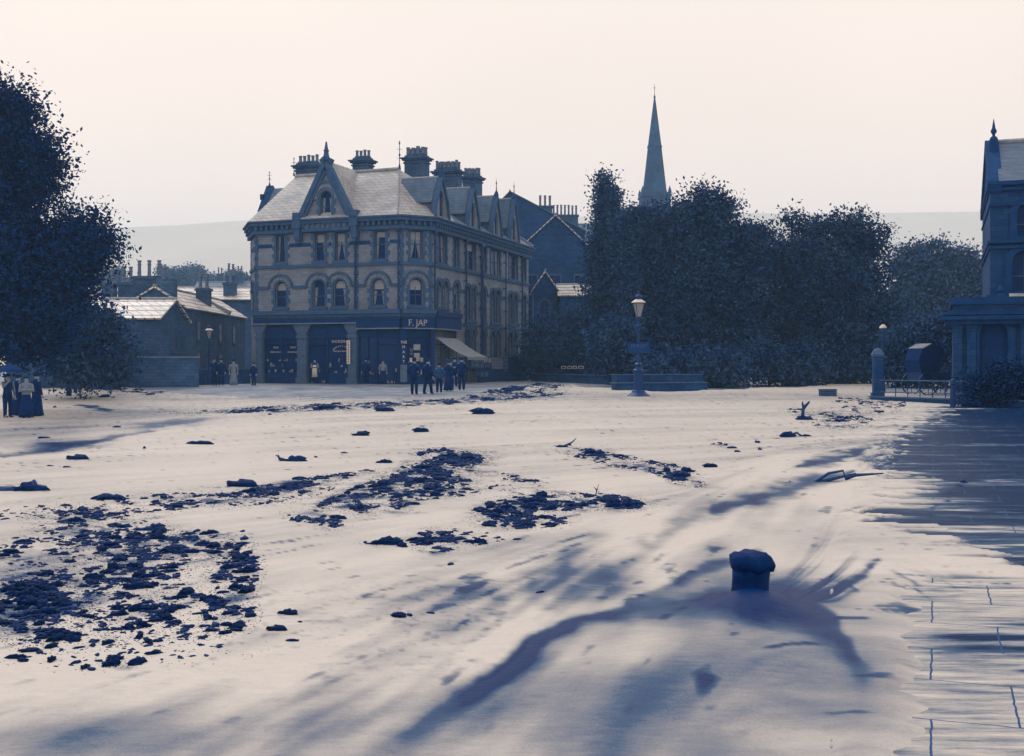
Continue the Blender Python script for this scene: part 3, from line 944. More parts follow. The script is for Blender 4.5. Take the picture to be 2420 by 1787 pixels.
# left end: raised coping with its kneeler, and the lean roof behind it
cl0, cl1 = XZ(c1u(105), c1v(468), 88.4), XZ(c1u(165), c1v(300), 90.0)
m = MB(); m.slab([cl0, cl0 + Vector((.5, -.1, 0)), cl1 + Vector((.55, -.1, 0)), cl1], .4)
c2 = cl0.lerp(cl1, .55); m.box(c2.x - .15, c2.x + .1, c2.y - .2, c2.y + .2, c2.z - .2, c2.z + .2)
obj('gable_coping', m, M['stone_dark'], terr)
finial(terr, cl1.x + .25, cl1.y - .1, cl1.z, 1.1)
m = MB(); a = XZ(c1u(180), c1v(320), 90); b = XZ(c1u(420), c1v(308), 89)
m.slab([cl0 + Vector((.3, 0, 0)), cl0 + Vector((5, -1.5, .2)), b, a], .15)
obj('roof', m, M['slate_dark'], terr)

# the big front gable
g0, g1, gc = FM.s(c1u(393)), FM.s(c1u(745)), FM.s(c1u(566))
gz0 = 12.0
gz1 = zM(160) + .15
hw = (g1 - g0) / 2
gc = (g0 + g1) / 2
ow = .52
me = curve_poly([(g0, EZ - .5), (g1, EZ - .5), (g1, gz0 + .5), (gc, gz1), (g0, gz0 + .5)],
                [hole(gc - .42, gc + .42, gz0 + .35, gz0 + 1.75, 'point')], .3)
gw = obj('gable_wall', me, M['stone'], terr, FM.W @ Matrix.Translation((0, -.32, 0)))
GF = Face((FM.W @ Vector((0, -.32, 0)))[:2], (FM.W @ Vector((FM.L, -.32, 0)))[:2])
window(terr, GF, gc - .42, gc + .42, gz0 + .35, gz0 + 1.75, 'point', curtain=2)
m = MB(); m.arc(gc, gz0 + 1.75, .66, .98, -.42, -.2, -.15, PI + .15, 14); obj('arch_stones', m, M['trim'], terr, FM.W)
m = MB(); m.arc(gc, gz0 + 1.75, .99, 1.16, -.5, -.2, -.15, PI + .15, 14); obj('hood_mould', m, M['dress'], terr, FM.W)
m = MB()
sl_ = math.hypot(hw, gz1 - gz0 - .5)
for sg in (-1, 1):
    A_, B_ = (gc + sg * (hw + .1), gz0 + .35), (gc, gz1 + .35)
    nx, nz = -(B_[1] - A_[1]) / sl_, (B_[0] - A_[0]) / sl_
    if sg > 0: nx, nz = -nx, -nz
    nx, nz = abs(nx) * sg, abs(nz)
    for o_, w1, yo in ((0, .30, -.56), (-.30, .2, -.47)):
        pl = [(A_[0] + nx * o_, A_[1] + nz * o_), (B_[0] + nx * o_, B_[1] + nz * o_), (B_[0] + nx * (o_ - w1), B_[1] + nz * (o_ - w1)), (A_[0] + nx * (o_ - w1), A_[1] + nz * (o_ - w1))]
        m.prism(sorted_ccw(pl), yo, 0)
    m.box(A_[0] - .3, A_[0] + .3, -.62, .1, gz0 - .35, gz0 + .75)
    m.box(A_[0] - .22, A_[0] + .22, -.55, .0, gz0 - 1.15, gz0 - .35)
    m.box(A_[0] - .14, A_[0] + .14, -.48, .0, gz0 - 1.4, gz0 - 1.15)
m.box(g0 + .25, g1 - .25, -.45, 0, gz0 - .06, gz0 + .14)
m.box(g0 + .25, g1 - .25, -.45, 0, EZ - .75, EZ - .52)
obj('gable_coping', m, M['dress'], terr, FM.W)
m = MB(); m.lathe([(.30, 0), (.2, .3), (.16, .55), (.22, .62), (.14, .72), (.06, 1.2), (.0, 1.3)], 8)
obj('finial', m, M['dress'], terr, FM.W @ Matrix.Translation((gc, -.3, gz1 + .1)))
# its little roof running back to the main ridge
m = MB()
a = WP(FM, gc, -.1, gz1 - .05); b = WP(FM, gc, 4.2, gz1 - .05)
m.slab([WP(FM, g0, -.1, gz0 + .2), a, b, WP(FM, g0, 4.2, gz0 + .2)][::-1], .1)
m.slab([a, WP(FM, g1, -.1, gz0 + .2), WP(FM, g1, 4.2, gz0 + .2), b][::-1], .1)
obj('roof', m, M['slate'], terr)

# right-hand range: long roof and four gabled dormers
m = MB()
ri = 4.6; rz = 15.6
m.slab([WP(FR, 2.2, -e0, EZ2), WP(FR, FR.L, -e0, EZ2), WP(FR, FR.L, ri, rz), WP(FR, 6.4, ri, rz)], .14)
m.slab([WP(FR, 6.4, ri, rz), WP(FR, FR.L, ri, rz), WP(FR, FR.L, 12, EZ2), WP(FR, 6.4, 12, EZ2)], .14)
obj('roof', m, M['slate_dark'], terr)
m = MB()
m.add([tuple(WP(FR, FR.L, 0, EZ - .2)), tuple(WP(FR, FR.L, 12, EZ - .2)), tuple(WP(FR, FR.L, ri, rz))], [(0, 1, 2)])
m.slab([WP(FR, FR.L - .25, -.5, EZ2 + .25), WP(FR, FR.L + .1, -.5, EZ2 + .25), WP(FR, FR.L + .1, ri, rz + .25), WP(FR, FR.L - .25, ri, rz + .25)], .3)
obj('gable_wall', m, M['stone'], terr)
for (gu, gv, wd_, tall) in ((1035.6, 421, 2.7, 1), (1111, 446, 2.5, 0), (1166, 466, 2.4, 0), (1208, 472, 2.4, 0)):
    sc_ = FR.s(gu)
    zt = FR.z(sc_, gv)
    zb = EZ - .1
    hw_ = wd_ / 2
    me = curve_poly([(sc_ - hw_, zb), (sc_ + hw_, zb), (sc_ + hw_ * .8, zb + 1.5), (sc_, zt), (sc_ - hw_ * .8, zb + 1.5)], [hole(sc_ - .38, sc_ + .38, zb + .35, zb + 1.75, 'point')], .25)
    dm = obj('dormer', me, M['stone'], terr, FR.W @ Matrix.Translation((0, -.25, 0)))
    Wd = FR.W @ Matrix.Translation((0, -.25, 0))
    g = MB(); g.prism(hole(sc_ - .38, sc_ + .38, zb + .35, zb + 1.75, 'point'), .14, .18); obj('pane', g, M['glass'], dm, Wd)
    c = MB()
    for sg in (-1, 1):
        c.prism(sorted_ccw([(sc_ + sg * (hw_ * .8 + .12), zb + 1.35), (sc_, zt + .28), (sc_, zt - .05), (sc_ + sg * (hw_ * .8 - .1), zb + 1.35)]), -.16, .2)
        c.prism(sorted_ccw([(sc_ + sg * (hw_ + .15), zb), (sc_ + sg * (hw_ + .15), zb + .25), (sc_ + sg * (hw_ * .8 + .12), zb + 1.5), (sc_ + sg * (hw_ * .8 - .06), zb + 1.4), (sc_ + sg * (hw_ - .04), zb)]), -.14, .2)
    obj('coping', c, M['dress'], dm, Wd)
    r_ = MB()
    back_ = 2.7 if tall else ri + 1.0
    for sg in (-1, 1):
        q = [WP(FR, sc_ + sg * (hw_ * .8 + .15), 0, zb + 1.25), WP(FR, sc_, 0, zt), WP(FR, sc_, back_, zt), WP(FR, sc_ + sg * (hw_ * .8 + .15), back_, zb + 1.25)]
        r_.slab(q if sg > 0 else q[::-1], .1)
        q = [WP(FR, sc_ + sg * hw_ * .8, 0, zb), WP(FR, sc_ + sg * hw_ * .8, 0, zb + 1.3), WP(FR, sc_ + sg * hw_ * .8, 3.2, zb + 1.3), WP(FR, sc_ + sg * hw_ * .8, 3.2, zb)]
        r_.slab(q, .08)
    obj('dormer_roof', r_, M['slate_dark'], dm)
    r_ = MB(); r_.tube([WP(FR, sc_, 0, zt + .06), WP(FR, sc_, back_, zt + .06)], .1, 6); obj('ridge_tiles', r_, M['ridge'], dm)
    p = WP(FR, sc_, -.25, zt + .1)
    f = MB(); f.lathe([(.2, 0), (.12, .3), (.05, .4), (.025, .9), (.07, 1.0), (.02, 1.1), (.0, 1.5)] if not tall else [(.2, 0), (.1, .5), (.02, .8)], 7)
    obj('finial', f, M['stone_dark'], dm, Matrix.Translation(p))
yw = math.atan2(FM.D.y, FM.D.x)
def chim_px(cx0, cx1, ctop, cbase, d, pots, dd=1.0, **k):
    a, b = XZ(c1u(cx0), c1v(ctop), d), XZ(c1u(cx1), c1v(cbase), d)
    return chimney(terr, (a.x + b.x) / 2, d, yw, (b.x - a.x) * .98, dd, b.z - 1.2, a.z, pots, **k)
chim_px(362, 518, 162, 240, 89, 5, .9)
chim_px(735, 850, 128, 210, 89, 4, .9)
chim_px(1072, 1215, 112, 255, 90, 4, 1.0)
chim_px(1262, 1430, 200, 330, 95, 6, 1.0)
chim_px(1450, 1558, 240, 400, 101, 4, 1.1)

# shopfront: stone piers, cornice, fascia, glass, stall riser
def shop():
    zc = lambda cy: CH + (HV - c1v(cy)) / F_PX * 81.0
    sxx = FM.s(c1u(765))
    for fc, ext0, ext1 in ((FM, 0, 0), (FC, 0, 0)):
        m = MB()
        m.box(-.1, fc.L + .12, -.55, .2, ZSH - .3, ZSH)
        m.box(-.1, fc.L + .12, -.42, .2, ZSH - .5, ZSH - .301)
        m.box(-.1, fc.L + .1, -.3, .2, 5.30, ZSH - .501)
        obj('shop_cornice', m, M['dress'], terr, fc.W)
        m = MB(); m.box(-.06, (sxx if fc is FM else fc.L + .08), -.36, .1, 5.02, 5.298)
        if fc is FM: m.box(sxx + .001, fc.L + .04, -.40, .1, 4.62, 5.298)
        else:
            m = MB(); m.box(-.04, fc.L + .06, -.40, .1, 4.62, 5.298)
        obj('fascia', m, M['shop_wood'], terr, fc.W)
        m = MB()
        if fc is FM: m.box(-.06, sxx, -.42, .1, 4.94, 5.018); m.box(sxx + .001, fc.L + .04, -.44, .1, 4.54, 4.618)
        else: m.box(-.04, fc.L + .08, -.44, .1, 4.54, 4.618)
        obj('fascia_rail', m, M['trim'], terr, fc.W)
    # the fascia runs round on to the right-hand front for one bay
    s1 = sR(1400)
    m = MB(); m.box(0, s1, -.5, .0, ZSH - .45, ZSH - .1); m.box(0, s1, -.40, .0, 4.62, ZSH - .451); obj('fascia', m, M['shop_wood'], terr, FR.W)
    m = MB(); m.box(0, s1, -.44, .0, 4.54, 4.618); obj('fascia_rail', m, M['trim'], terr, FR.W)
    for a, b in ((108, 150), (376, 436), (705, 760)):
        s0, s1_ = FM.s(c1u(a)), FM.s(c1u(b))
        m = MB()
        m.box(s0, s1_, -.28, .2, BASE + .4, 4.36); m.box(s0 - .08, s1_ + .08, -.34, .2, BASE - .1, BASE + .399)
        m.box(s0 - .06, s1_ + .06, -.34, .2, 3.95, 4.15)
        m.prism([(s0 - .05, 4.36), (s1_ + .05, 4.36), (s1_ + .35, 4.94), (s0 - .35, 4.94)], -.3, .2)
        obj('shop_pier', m, M['pier'], terr, FM.W)
    s0 = FM.s(c1u(1012)) - .0
    m = MB(); m.box(-.16, .26, -.3, .2, BASE - .1, 4.54); obj('shop_pier', m, M['shop_wood'], terr, FC.W)
    m = MB(); m.box(FC.L - .2, FC.L + .1, -.3, .2, BASE - .1, 4.54); obj('shop_pier', m, M['shop_wood'], terr, FC.W)
    def glazed(fc, a, b, rise=.75, nm=2, transom=None):
        m = MB()
        m.box(a, b, .02, .12, BASE - .1, BASE + rise - .001)
        m.box(a, b, .0, .14, 3.98, 4.94)
        for i in range(nm + 1):
            x = a + (b - a) * i / nm
            m.box(x - .035, x + .035, -.02, .1, BASE + rise, 3.979)
        if transom:
            m.box(a, b, -.03, .09, transom, transom + .05)
        fr = obj('shop_window', m, M['shop_wood'], terr, fc.W)
        g = MB(); g.box(a, b, .105, .135, BASE + rise, 3.979); obj('pane', g, M['shop_glass'], fr, fc.W)
        x = a + .15
        while x < b - .15:
            if random.random() < .85:
                h_ = random.uniform(.08, .32); w_ = random.uniform(.06, .16)
                z_ = BASE + rise + random.choice((.02, .02, .42, .8))
                gd = MB(); gd.lathe([(w_ * .5, 0), (w_ * .5, h_ * .7), (w_ * .25, h_)], 6, Matrix.Translation((x, .075, z_)))
                obj('shop_goods', gd, M['goods'], fr, fc.W)
            x += random.uniform(.08, .2)
        return fr
    sx = lambda c: FM.s(c1u(c))
    glazed(FM, .1, sx(108) - .01, .6, 1)
    f1_ = glazed(FM, sx(150) + .09, sx(376) - .09, .75, 2, 3.6)
    f2_ = glazed(FM, sx(436) + .09, sx(560), .0, 1, 3.5)
    f3_ = glazed(FM, sx(562) + .03, sx(705) - .09, .7, 1, 3.5)
    glazed(FM, sx(760) + .09, sx(880), .6, 2, 3.5)
    glazed(FM, sx(882) + .03, FM.L - .18, .0, 1, 3.5)
    glazed(FC, .28, FC.L - .22, .6, 1, 3.5)
    glazed(FR, .15, sR(1400), .6, 3, 3.5)
    # lettering
    def tx(body, cx, cy, size, fr=terr, sx_=1.0, mat=None, yo=-.03, spc=1.1):
        text_mesh(body, size, FM.W @ Matrix.Translation((sx(cx), yo, CH + (HV - c1v(cy)) / F_PX * 82.2)), 'lettering', mat or M['white'], fr, .006, sx=sx_, sp_=spc)
    tx('FRYS', 222, 1352, .17, f1_, 1.1, yo=.08)
    tx('FRYS', 334, 1352, .17, f1_, 1.1, yo=.08)
    tx('PURE COCOA', 226, 1382, .15, f1_, 1.0, yo=.08)
    tx('CHOCOLATE', 336, 1382, .15, f1_, 1.0, yo=.08)
    tx('HORSMAN', 648, 1316, .26, f3_, 1.0, yo=.08, spc=1.3)
    word = 'CONFECTIONER'
    for i, ch in enumerate(word):
        a = PI * (.86 - .72 * i / (len(word) - 1))
        x = sx(648) + .66 * math.cos(a) * 1.05; z = CH + (HV - c1v(1380)) / F_PX * 82.2 + .48 * math.sin(a) - .1
        text_mesh(ch, .15, FM.W @ Matrix.Translation((x, .08, z)) @ Matrix.Rotation(-(a - PI / 2) * .7, 4, 'Y'), 'lettering', M['white'], f3_, .006)
    tx('WHOLESALE MERCHANT', 648, 1378, .11, f3_, .9, yo=.08)
    # JAP on the corner fascia
    ja = text_mesh('F. JAP', .62, FC.W @ Matrix.Translation((FC.L * .46, -.425, 4.95)), 'lettering', M['gold'], terr, .02, sx=.95)
    # letters down the corner pier
    for i, ch in enumerate(('THE', 'M', 'A', 'R', 'T')):
        text_mesh(ch, .26, FC.W @ Matrix.Translation((.05, -.32, 3.62 - i * .33)), 'lettering', M['white'], terr, .008)
    m = MB(); m.box(-.2, .28, -.36, -.31, BASE + .12, BASE + 1.3); obj('notice_board', m, M['paper_dark'], terr, FC.W)
    for (x, z, w_, h_, mt) in ((1.15, 3.3, .5, .4, 'paper'), (1.15, 2.62, .42, .56, 'paper'), (.76, 2.42, .28, .28, 'white'), (1.52, 2.44, .2, .3, 'paper'), (.74, 3.1, .2, .2, 'paper_dark'), (.74, 2.85, .2, .16, 'paper_dark')):
        m = MB(); m.box(x - w_ / 2, x + w_ / 2, -.05, -.03, z - h_ / 2, z + h_ / 2); m.box(x - w_ * .25, x + w_ * .25, -.056, -.05, z - h_ * .08, z + h_ * .08)
        obj('poster', m, M[mt], terr, FC.W)
shop()
# tall white sign board on the pier
sb = thing('sign_board', 'tall narrow white sign board leaning on the pier beside the sweet shop window', 'sign', FM.W @ Vector((FM.s(c1u(717)), -.42, BASE + 1.35)), yw)
m = MB(); m.box(-.13, .13, -.03, .0, 0, 1.62)
obj('board', m, M['white'], sb, WM[sb])
m = MB()
for i in range(9):
    m.box(-.05, .05, -.036, -.03, 1.45 - i * .165, 1.52 - i * .165)
    m.box(-.012 + (.03 if i % 2 else -.03), .012 + (.03 if i % 2 else -.03), -.036, -.03, 1.40 - i * .165, 1.45 - i * .165)
obj('lettering', m, M['cloth_dark'], sb, WM[sb])
# awning over the right-hand bay
aw = thing('shop_awning', 'light canvas awning sloping down over the side of the corner shop', 'awning', FR.W @ Vector((.4, -.2, 4.0)))
s1 = sR(1390)
m = MB()
pts = []
n = 8
for i in range(n + 1):
    t = i / n
    pts.append((-.2 - 2.3 * t, 4.0 - 1.35 * t - .12 * math.sin(PI * t)))
for (a, za), (b, zb) in zip(pts, pts[1:]):
    m.slab([(.4, a, za), (.4, b, zb), (s1, b, zb), (s1, a, za)], .03, FR.W)
obj('canopy', m, M['canvas'], aw)
m = MB(); m.box(.4, s1, pts[-1][0] - .03, pts[-1][0], pts[-1][1] - .22, pts[-1][1], FR.W); obj('valance', m, M['canvas'], aw)
for x in (.5, s1 - .1):
    m = MB(); m.tube([FR.W @ Vector((x, -.1, 2.5)), FR.W @ Vector((x, pts[-1][0] + .05, pts[-1][1] - .04))], .025, 5); obj('awning_arm', m, M['iron'], aw)
# ------------------------------------------------------------------ other houses
def slab_quad(m, a, b, c, d, th=.12):
    m.slab([a, b, c, d], th)
def house(name, label, x0, x1, y0, y1, zb, ze, zr, ridge='y', rot=0, piv=None, wmat='cottage', rmat='slate_bright', ov=.2, cat='house', group=None, rpos=.5):
    """gabled house; ridge runs along 'x' or 'y'"""
    px, py = piv or ((x0 + x1) / 2, (y0 + y1) / 2)
    t = thing(name, label, cat, (px, py, zb), rot, group)
    W = WM[t]
    a0, a1, b0, b1 = x0 - px, x1 - px, y0 - py, y1 - py
    h, r = ze - zb, zr - zb
    m = MB(); m.box(a0, a1, b0, b1, -.3, h)
    if ridge == 'x':
        c = b0 + (b1 - b0) * rpos
        for x in (a0, a1 - .3):
            m.add([(x, b0, h), (x, b1, h), (x, c, r), (x + .3, b0, h), (x + .3, b1, h), (x + .3, c, r)], [(0, 2, 1), (3, 4, 5), (0, 3, 5, 2), (1, 2, 5, 4)])
    else:
        c = a0 + (a1 - a0) * rpos
        for y in (b0, b1 - .3):
            m.add([(a0, y, h), (a1, y, h), (c, y, r), (a0, y + .3, h), (a1, y + .3, h), (c, y + .3, r)], [(0, 1, 2), (3, 5, 4), (0, 2, 5, 3), (1, 4, 5, 2)])
    obj('wall', m, M[wmat], t, W)
    m = MB()
    k = .06
    if ridge == 'x':
        s1_ = (r - h) / (c - b0); s2_ = (r - h) / (b1 - c)
        V3 = lambda *p: Vector(p)
        m.slab([V3(a0 - ov, b0 - ov, h - ov * s1_ + k), V3(a1 + ov, b0 - ov, h - ov * s1_ + k), V3(a1 + ov, c, r + k), V3(a0 - ov, c, r + k)], .1)
        m.slab([V3(a0 - ov, c, r + k), V3(a1 + ov, c, r + k), V3(a1 + ov, b1 + ov, h - ov * s2_ + k), V3(a0 - ov, b1 + ov, h - ov * s2_ + k)], .1)
        rd = [V3(a0 - ov, c, r + .1), V3(a1 + ov, c, r + .1)]
    else:
        s1_ = (r - h) / (c - a0); s2_ = (r - h) / (a1 - c)
        V3 = lambda *p: Vector(p)
        m.slab([V3(c, b0 - ov, r + k), V3(c, b1 + ov, r + k), V3(a0 - ov, b1 + ov, h - ov * s1_ + k), V3(a0 - ov, b0 - ov, h - ov * s1_ + k)], .1)
        m.slab([V3(a1 + ov, b0 - ov, h - ov * s2_ + k), V3(a1 + ov, b1 + ov, h - ov * s2_ + k), V3(c, b1 + ov, r + k), V3(c, b0 - ov, r + k)], .1)
        rd = [V3(c, b0 - ov, r + .1), V3(c, b1 + ov, r + .1)]
    rf = obj('roof', m, M[rmat], t, W)
    m = MB(); m.tube(rd, .1, 6); obj('ridge_tiles', m, M['ridge'], rf, W)
    return t
def sash_on(t, face, s0, s1, z0, z1, arch=None, **k):
    """window set on a plain wall: a proud stone frame round a sash"""
    c = (s0 + s1) / 2; r = (s1 - s0) / 2
    W = face.W @ Matrix.Translation((c, 0, z0)); h = z1 - z0
    m = MB()
    m.box(-r - .12, -r, -.06, .0, 0, h); m.box(r, r + .12, -.06, .0, 0, h); m.box(-r - .2, r + .2, -.12, .0, -.16, -.001); 
    if arch: m.arc(0, h, r, r + .14, -.06, 0, n=10)
    else: m.box(-r - .12, r + .12, -.06, .0, h, h + .18)
    wd = obj('window', m, M['dress'], t, W)
    g = MB(); g.prism([(x - c, z - z0) for x, z in hole(s0, s1, z0, z1, arch)], -.02, .02); obj('pane', g, M['glass'], wd, W)
    g = MB(); g.box(-r, r, -.04, -.021, h * .5, h * .5 + .05); g.box(-.02, .02, -.038, -.021, 0, h); obj('sash', g, M['sash'], wd, W)
    return wd
def chim_on(t, u0, u1, vtop, vbase, d, pots, yaw=0, dd=.8, style='tall', **k):
    a, b = XZ(u0, vtop, d), XZ(u1, vbase, d)
    return chimney(t, (a.x + b.x) / 2, d, yaw, (b.x - a.x), dd, b.z - 1.5, a.z, pots, cap=False, style=style, **k)
# cottage wing running back beside the terrace
h1 = house('stone_cottage', 'long stone cottage with pale slate roof running back beside the corner terrace', -27.2, -22.75, 82, 100, .8, 6.15, 7.55, 'y')
chim_on(h1, 318, 388, 653, 695, 84, 3)
m = MB(); a = XZ(382, 660, 83); m.box(a.x - .2, a.x + 1.0, 82.4, 83.4, 5.5, a.z); obj('chimney', m, M['chim'], h1)
m = MB(); m.lathe([(.16, 0), (.12, .1), (.11, .7), (.16, .78), (.1, .8)], 8); obj('chimney_pot', m, M['pot'], h1, Matrix.Translation((a.x + .15, 82.9, a.z)))
chim_on(h1, 466, 497, 681, 716, 91, 2)
fe = Face((-22.75, 82), (-22.75, 100))
m = MB(); m.slab([Vector((-25.1, 93.3, 7.75)), Vector((-22.4, 93.3, 6.35)), Vector((-22.4, 93.8, 6.35)), Vector((-25.1, 93.8, 7.75))], .3); obj('gable_coping', m, M['ridge'], h1)
for s_, z_ in ((3.2, 3.9), (3.2, 1.6), (9.5, 3.9), (14, 3.9), (9.5, 1.5)):
    sash_on(h1, fe, s_ - .45, s_ + .45, z_, z_ + 1.35)
# the lower one in front with the gable window
h2 = house('small_stone_cottage', 'low stone cottage with streaky slate roof and blank gable, in front of the long cottage', -28, -22.25, 73.8, 80.6, .8, 5.05, 6.35, 'x')
f2 = Face((-22.25, 73.8), (-22.25, 80.6))
sash_on(h2, f2, 3.0, 3.9, 3.0, 4.5); sash_on(h2, f2, 3.0, 3.9, 1.0, 2.3)
# cottage hidden by the tree, its chimneys showing
h3 = house('old_cottage', 'old cottage with two broad chimney stacks rising behind the near tree', -34.5, -27.6, 80, 89, .8, 5.0, 7.2, 'x')
chim_on(h3, 245, 273, 670, 720, 82, 2)
chim_on(h3, 283, 318, 668, 705, 84, 2)
# the long pale roof behind
h4 = house('long_shed', 'long low building with bright slate roof seen above the cottages', -46, -20.5, 112, 122, .8, 8.35, 9.75, 'x', ov=.3)
chim_on(h4, 530, 558, 668, 715, 113.5, 1)
chim_on(h4, 536, 556, 650, 690, 116, 2, dd=.5)
# far houses up the valley
for i, (u0, u1, v, d, lb) in enumerate([(500, 514, 643, 210, 'distant misty house chimney stack above the long pale roof'), (545, 562, 640, 190, 'distant misty house behind the tall chimney by the terrace')]):
    a = XZ((u0 + u1) / 2, v, d)
    t = house('distant_house', lb, a.x - 4, a.x + 5, d, d + 8, .8, a.z - 3.6, a.z - 1.6, 'x', rmat='slate_dark', ov=.2)
    chimney(t, a.x, d + 4, 0, 1.1, .8, a.z - 3, a.z, 2, cap=False, style='tall')

# houses up the street to the right of the terrace
rz_ = -R(19.8)
v1 = house('gabled_villa', 'tall villa with dark gable and two big chimney stacks behind the street trees', -4.6, 8.2, 132, 146, .9, 17.2, 21.6, 'y', rmat='slate_dark', wmat='stone_dark', rpos=.34)
chim_on(v1, 1271, 1305, 487, 530, 133, 3, dd=1.0)
chim_on(v1, 1304, 1366, 508, 548, 136, 7, dd=.7)
f1 = Face((-4.6, 132), (8.2, 132))
for s_ in (3, 6): sash_on(v1, f1, s_, s_ + 1.2, 12, 14)
v2 = house('street_house', 'dark gabled house with wide central chimney and pale slate roof beside the terrace', -.6, 8.9, 112, 124, .9, 12.0, 16.4, 'y', wmat='stone_dark', rmat='slate_bright')
chim_on(v2, 1297, 1338, 541, 590, 112.6, 4, dd=.9, style='short')
f1 = Face((-.6, 112), (8.9, 112))
for s_ in (2.0, 4.2, 6.6):
    for z_ in (2.2, 5.6, 8.9): sash_on(v2, f1, s_, s_ + 1.0, z_, z_ + 1.7)
m = MB()
q = [XZ(1400, 545, 116), XZ(1300, 545, 124)]
v3 = house('long_villa', 'long slate roofed villa half hidden behind the tall conifer', 3.5, 16, 134, 148, .9, 14.6, 18.9, 'x', wmat='stone_dark', rmat='slate_dark', ov=.1)
v4 = house('bay_house', 'low house with light sloping roof at the end of the terrace', 1.9, 4.0, 104, 111, .9, 8.9, 10.4, 'y', wmat='stone_dark', rmat='slate_bright')
f1 = Face((1.9, 104), (4.0, 104))
for z_ in (2.4, 5.6): sash_on(v4, f1, .6, 1.4, z_, z_ + 1.8, 'round')
v5 = house('porch_house', 'dark stone house with small pale roofed bay behind the garden shrubs', 4.2, 8.0, 103, 110, .9, 8.2, 9.3, 'x', wmat='stone_dark', rmat='slate_bright')
f1 = Face((4.2, 103), (8.0, 103))
for s_ in (.7, 2.4):
    for z_ in (2.2, 5.2): sash_on(v5, f1, s_, s_ + .8, z_, z_ + 1.7)

# church spire
cx_, cy_ = XZ(1547, 470, 215)[:2]
ch = thing('church', 'grey stone church with a tall thin spire rising over the trees', 'church', (cx_, cy_, .9))
zt = XZ(1547, 224, 215).z; zb = XZ(1547, 462, 215).z
m = MB(); m.lathe([(2.35, zb), (1.32, zb + (zt - zb) * .47), (1.42, zb + (zt - zb) * .475), (1.40, zb + (zt - zb) * .49), (1.28, zb + (zt - zb) * .495), (.14, zt - .6), (.22, zt - .5), (.05, zt)], 8, ph=PI / 8)
obj('spire', m, M['spire'], ch, Matrix.Translation((cx_, cy_, 0)))
m = MB(); m.lathe([(.05, zt - .1), (.03, zt + 2.0)], 6); m.box(-.25, .25, -.04, .04, zt + 1.2, zt + 1.28); obj('cross', m, M['iron'], ch, Matrix.Translation((cx_, cy_, 0)))
m = MB(); m.box(-2.6, 2.6, -2.6, 2.6, .5, zb + .3); m.box(-2.8, 2.8, -2.8, 2.8, zb - .5, zb - .1); obj('tower', m, M['spire'], ch, Matrix.Translation((cx_, cy_, 0)))
for sx_ in (-1, 1):
    for sy_ in (-1, 1):
        m = MB(); m.lathe([(.3, zb), (.3, zb + .6), (.0, zb + 1.5)], 6); obj('pinnacle', m, M['spire'], ch, Matrix.Translation((cx_ + sx_ * 2.45, cy_ + sy_ * 2.45, 0)))
m = MB(); m.box(-2, 26, 3, 13, .5, 9); m.prism([(-2, 9), (26, 9), (26, 9.01), (-2, 9.01)], 3, 13)
m.slab([Vector((-2, 2.8, 9)), Vector((26, 2.8, 9)), Vector((26, 8, 15)), Vector((-2, 8, 15))], .2); m.slab([Vector((-2, 8, 15)), Vector((26, 8, 15)), Vector((26, 13.2, 9)), Vector((-2, 13.2, 9))], .2)
obj('nave', m, M['spire'], ch, Matrix.Translation((cx_, cy_, 0)))

# ------------------------------------------------------------------ the bank at the right edge
BK = Vector((21.2, 52.0))
dm_ = Vector((math.cos(R(20)), -math.sin(R(20))))
nm_ = Vector((math.sin(R(20)), math.cos(R(20))))
FB = Face(BK, BK + dm_ * 13)
bank = thing('stone_bank', 'tall dark stone bank with corner pinnacle and slate roof at the right edge', 'building', (BK.x, BK.y, .5))
zz = lambda v, d=52.0: CH + (HV - v) / F_PX * d
Ze = zz(432)
hs = []
for s_ in (1.1, 4.4, 8.0):
    hs.append((s_, s_ + 1.0, 7.75, 8.75, 'round'))
    hs.append((s_ - .2, s_ + .8, 5.35, 6.6, 'round'))
me = curve_poly([(0, .3), (13, .3), (13, Ze), (0, Ze)], [hole(*q) for q in hs], .4)
obj('wall', me, M['stone_dark'], bank, FB.W)
m = MB(); m.box(0, .4, .401, 10, .3, Ze); m.box(.4, 13, 9.6, 10, .3, Ze); m.box(12.6, 13, .401, 9.6, .3, Ze)
m.prism([(0, 0), (1, 0), (1, .01), (0, .01)], .5, .6)
obj('wall', m, M['stone_dark'], bank, FB.W)
for q in hs:
    c, r = (q[0] + q[1]) / 2, (q[1] - q[0]) / 2
    W_ = FB.W @ Matrix.Translation((c, 0, q[2]))
    f = MB(); f.arc(0, q[3] - q[2], r, r + .3, -.12, .1, n=12); f.box(-r - .3, -r, -.1, .1, 0, q[3] - q[2]); f.box(r, r + .3, -.1, .1, 0, q[3] - q[2]); f.box(-r - .35, r + .35, -.18, .1, -.2, -.001)
    wd = obj('window', f, M['bank_trim'], bank, W_)
    g = MB(); g.prism([(x - c, z - q[2]) for x, z in hole(*q)], .22, .26); obj('pane', g, M['glass'], wd, W_)
    g = MB(); g.box(-.03, .03, .16, .2, 0, q[3] - q[2] + r * .9); g.box(-r, r, .16, .2, (q[3] - q[2]) * .5, (q[3] - q[2]) * .5 + .06); obj('sash', g, M['sash'], wd, W_)
m = MB()
for v, o_, h_ in ((431, .3, .18), (446, .2, .12), (483, .16, .1), (570, .28, .12), (583, .2, .12), (698, .4, .25)):
    z = zz(v); m.box(-o_ * .4, 13.2, -o_, .3, z - h_, z); m.box(-o_ * .35, .39, .301, 10, z - h_, z)
obj('string_course', m, M['bank_trim'], bank, FB.W)
m = MB()
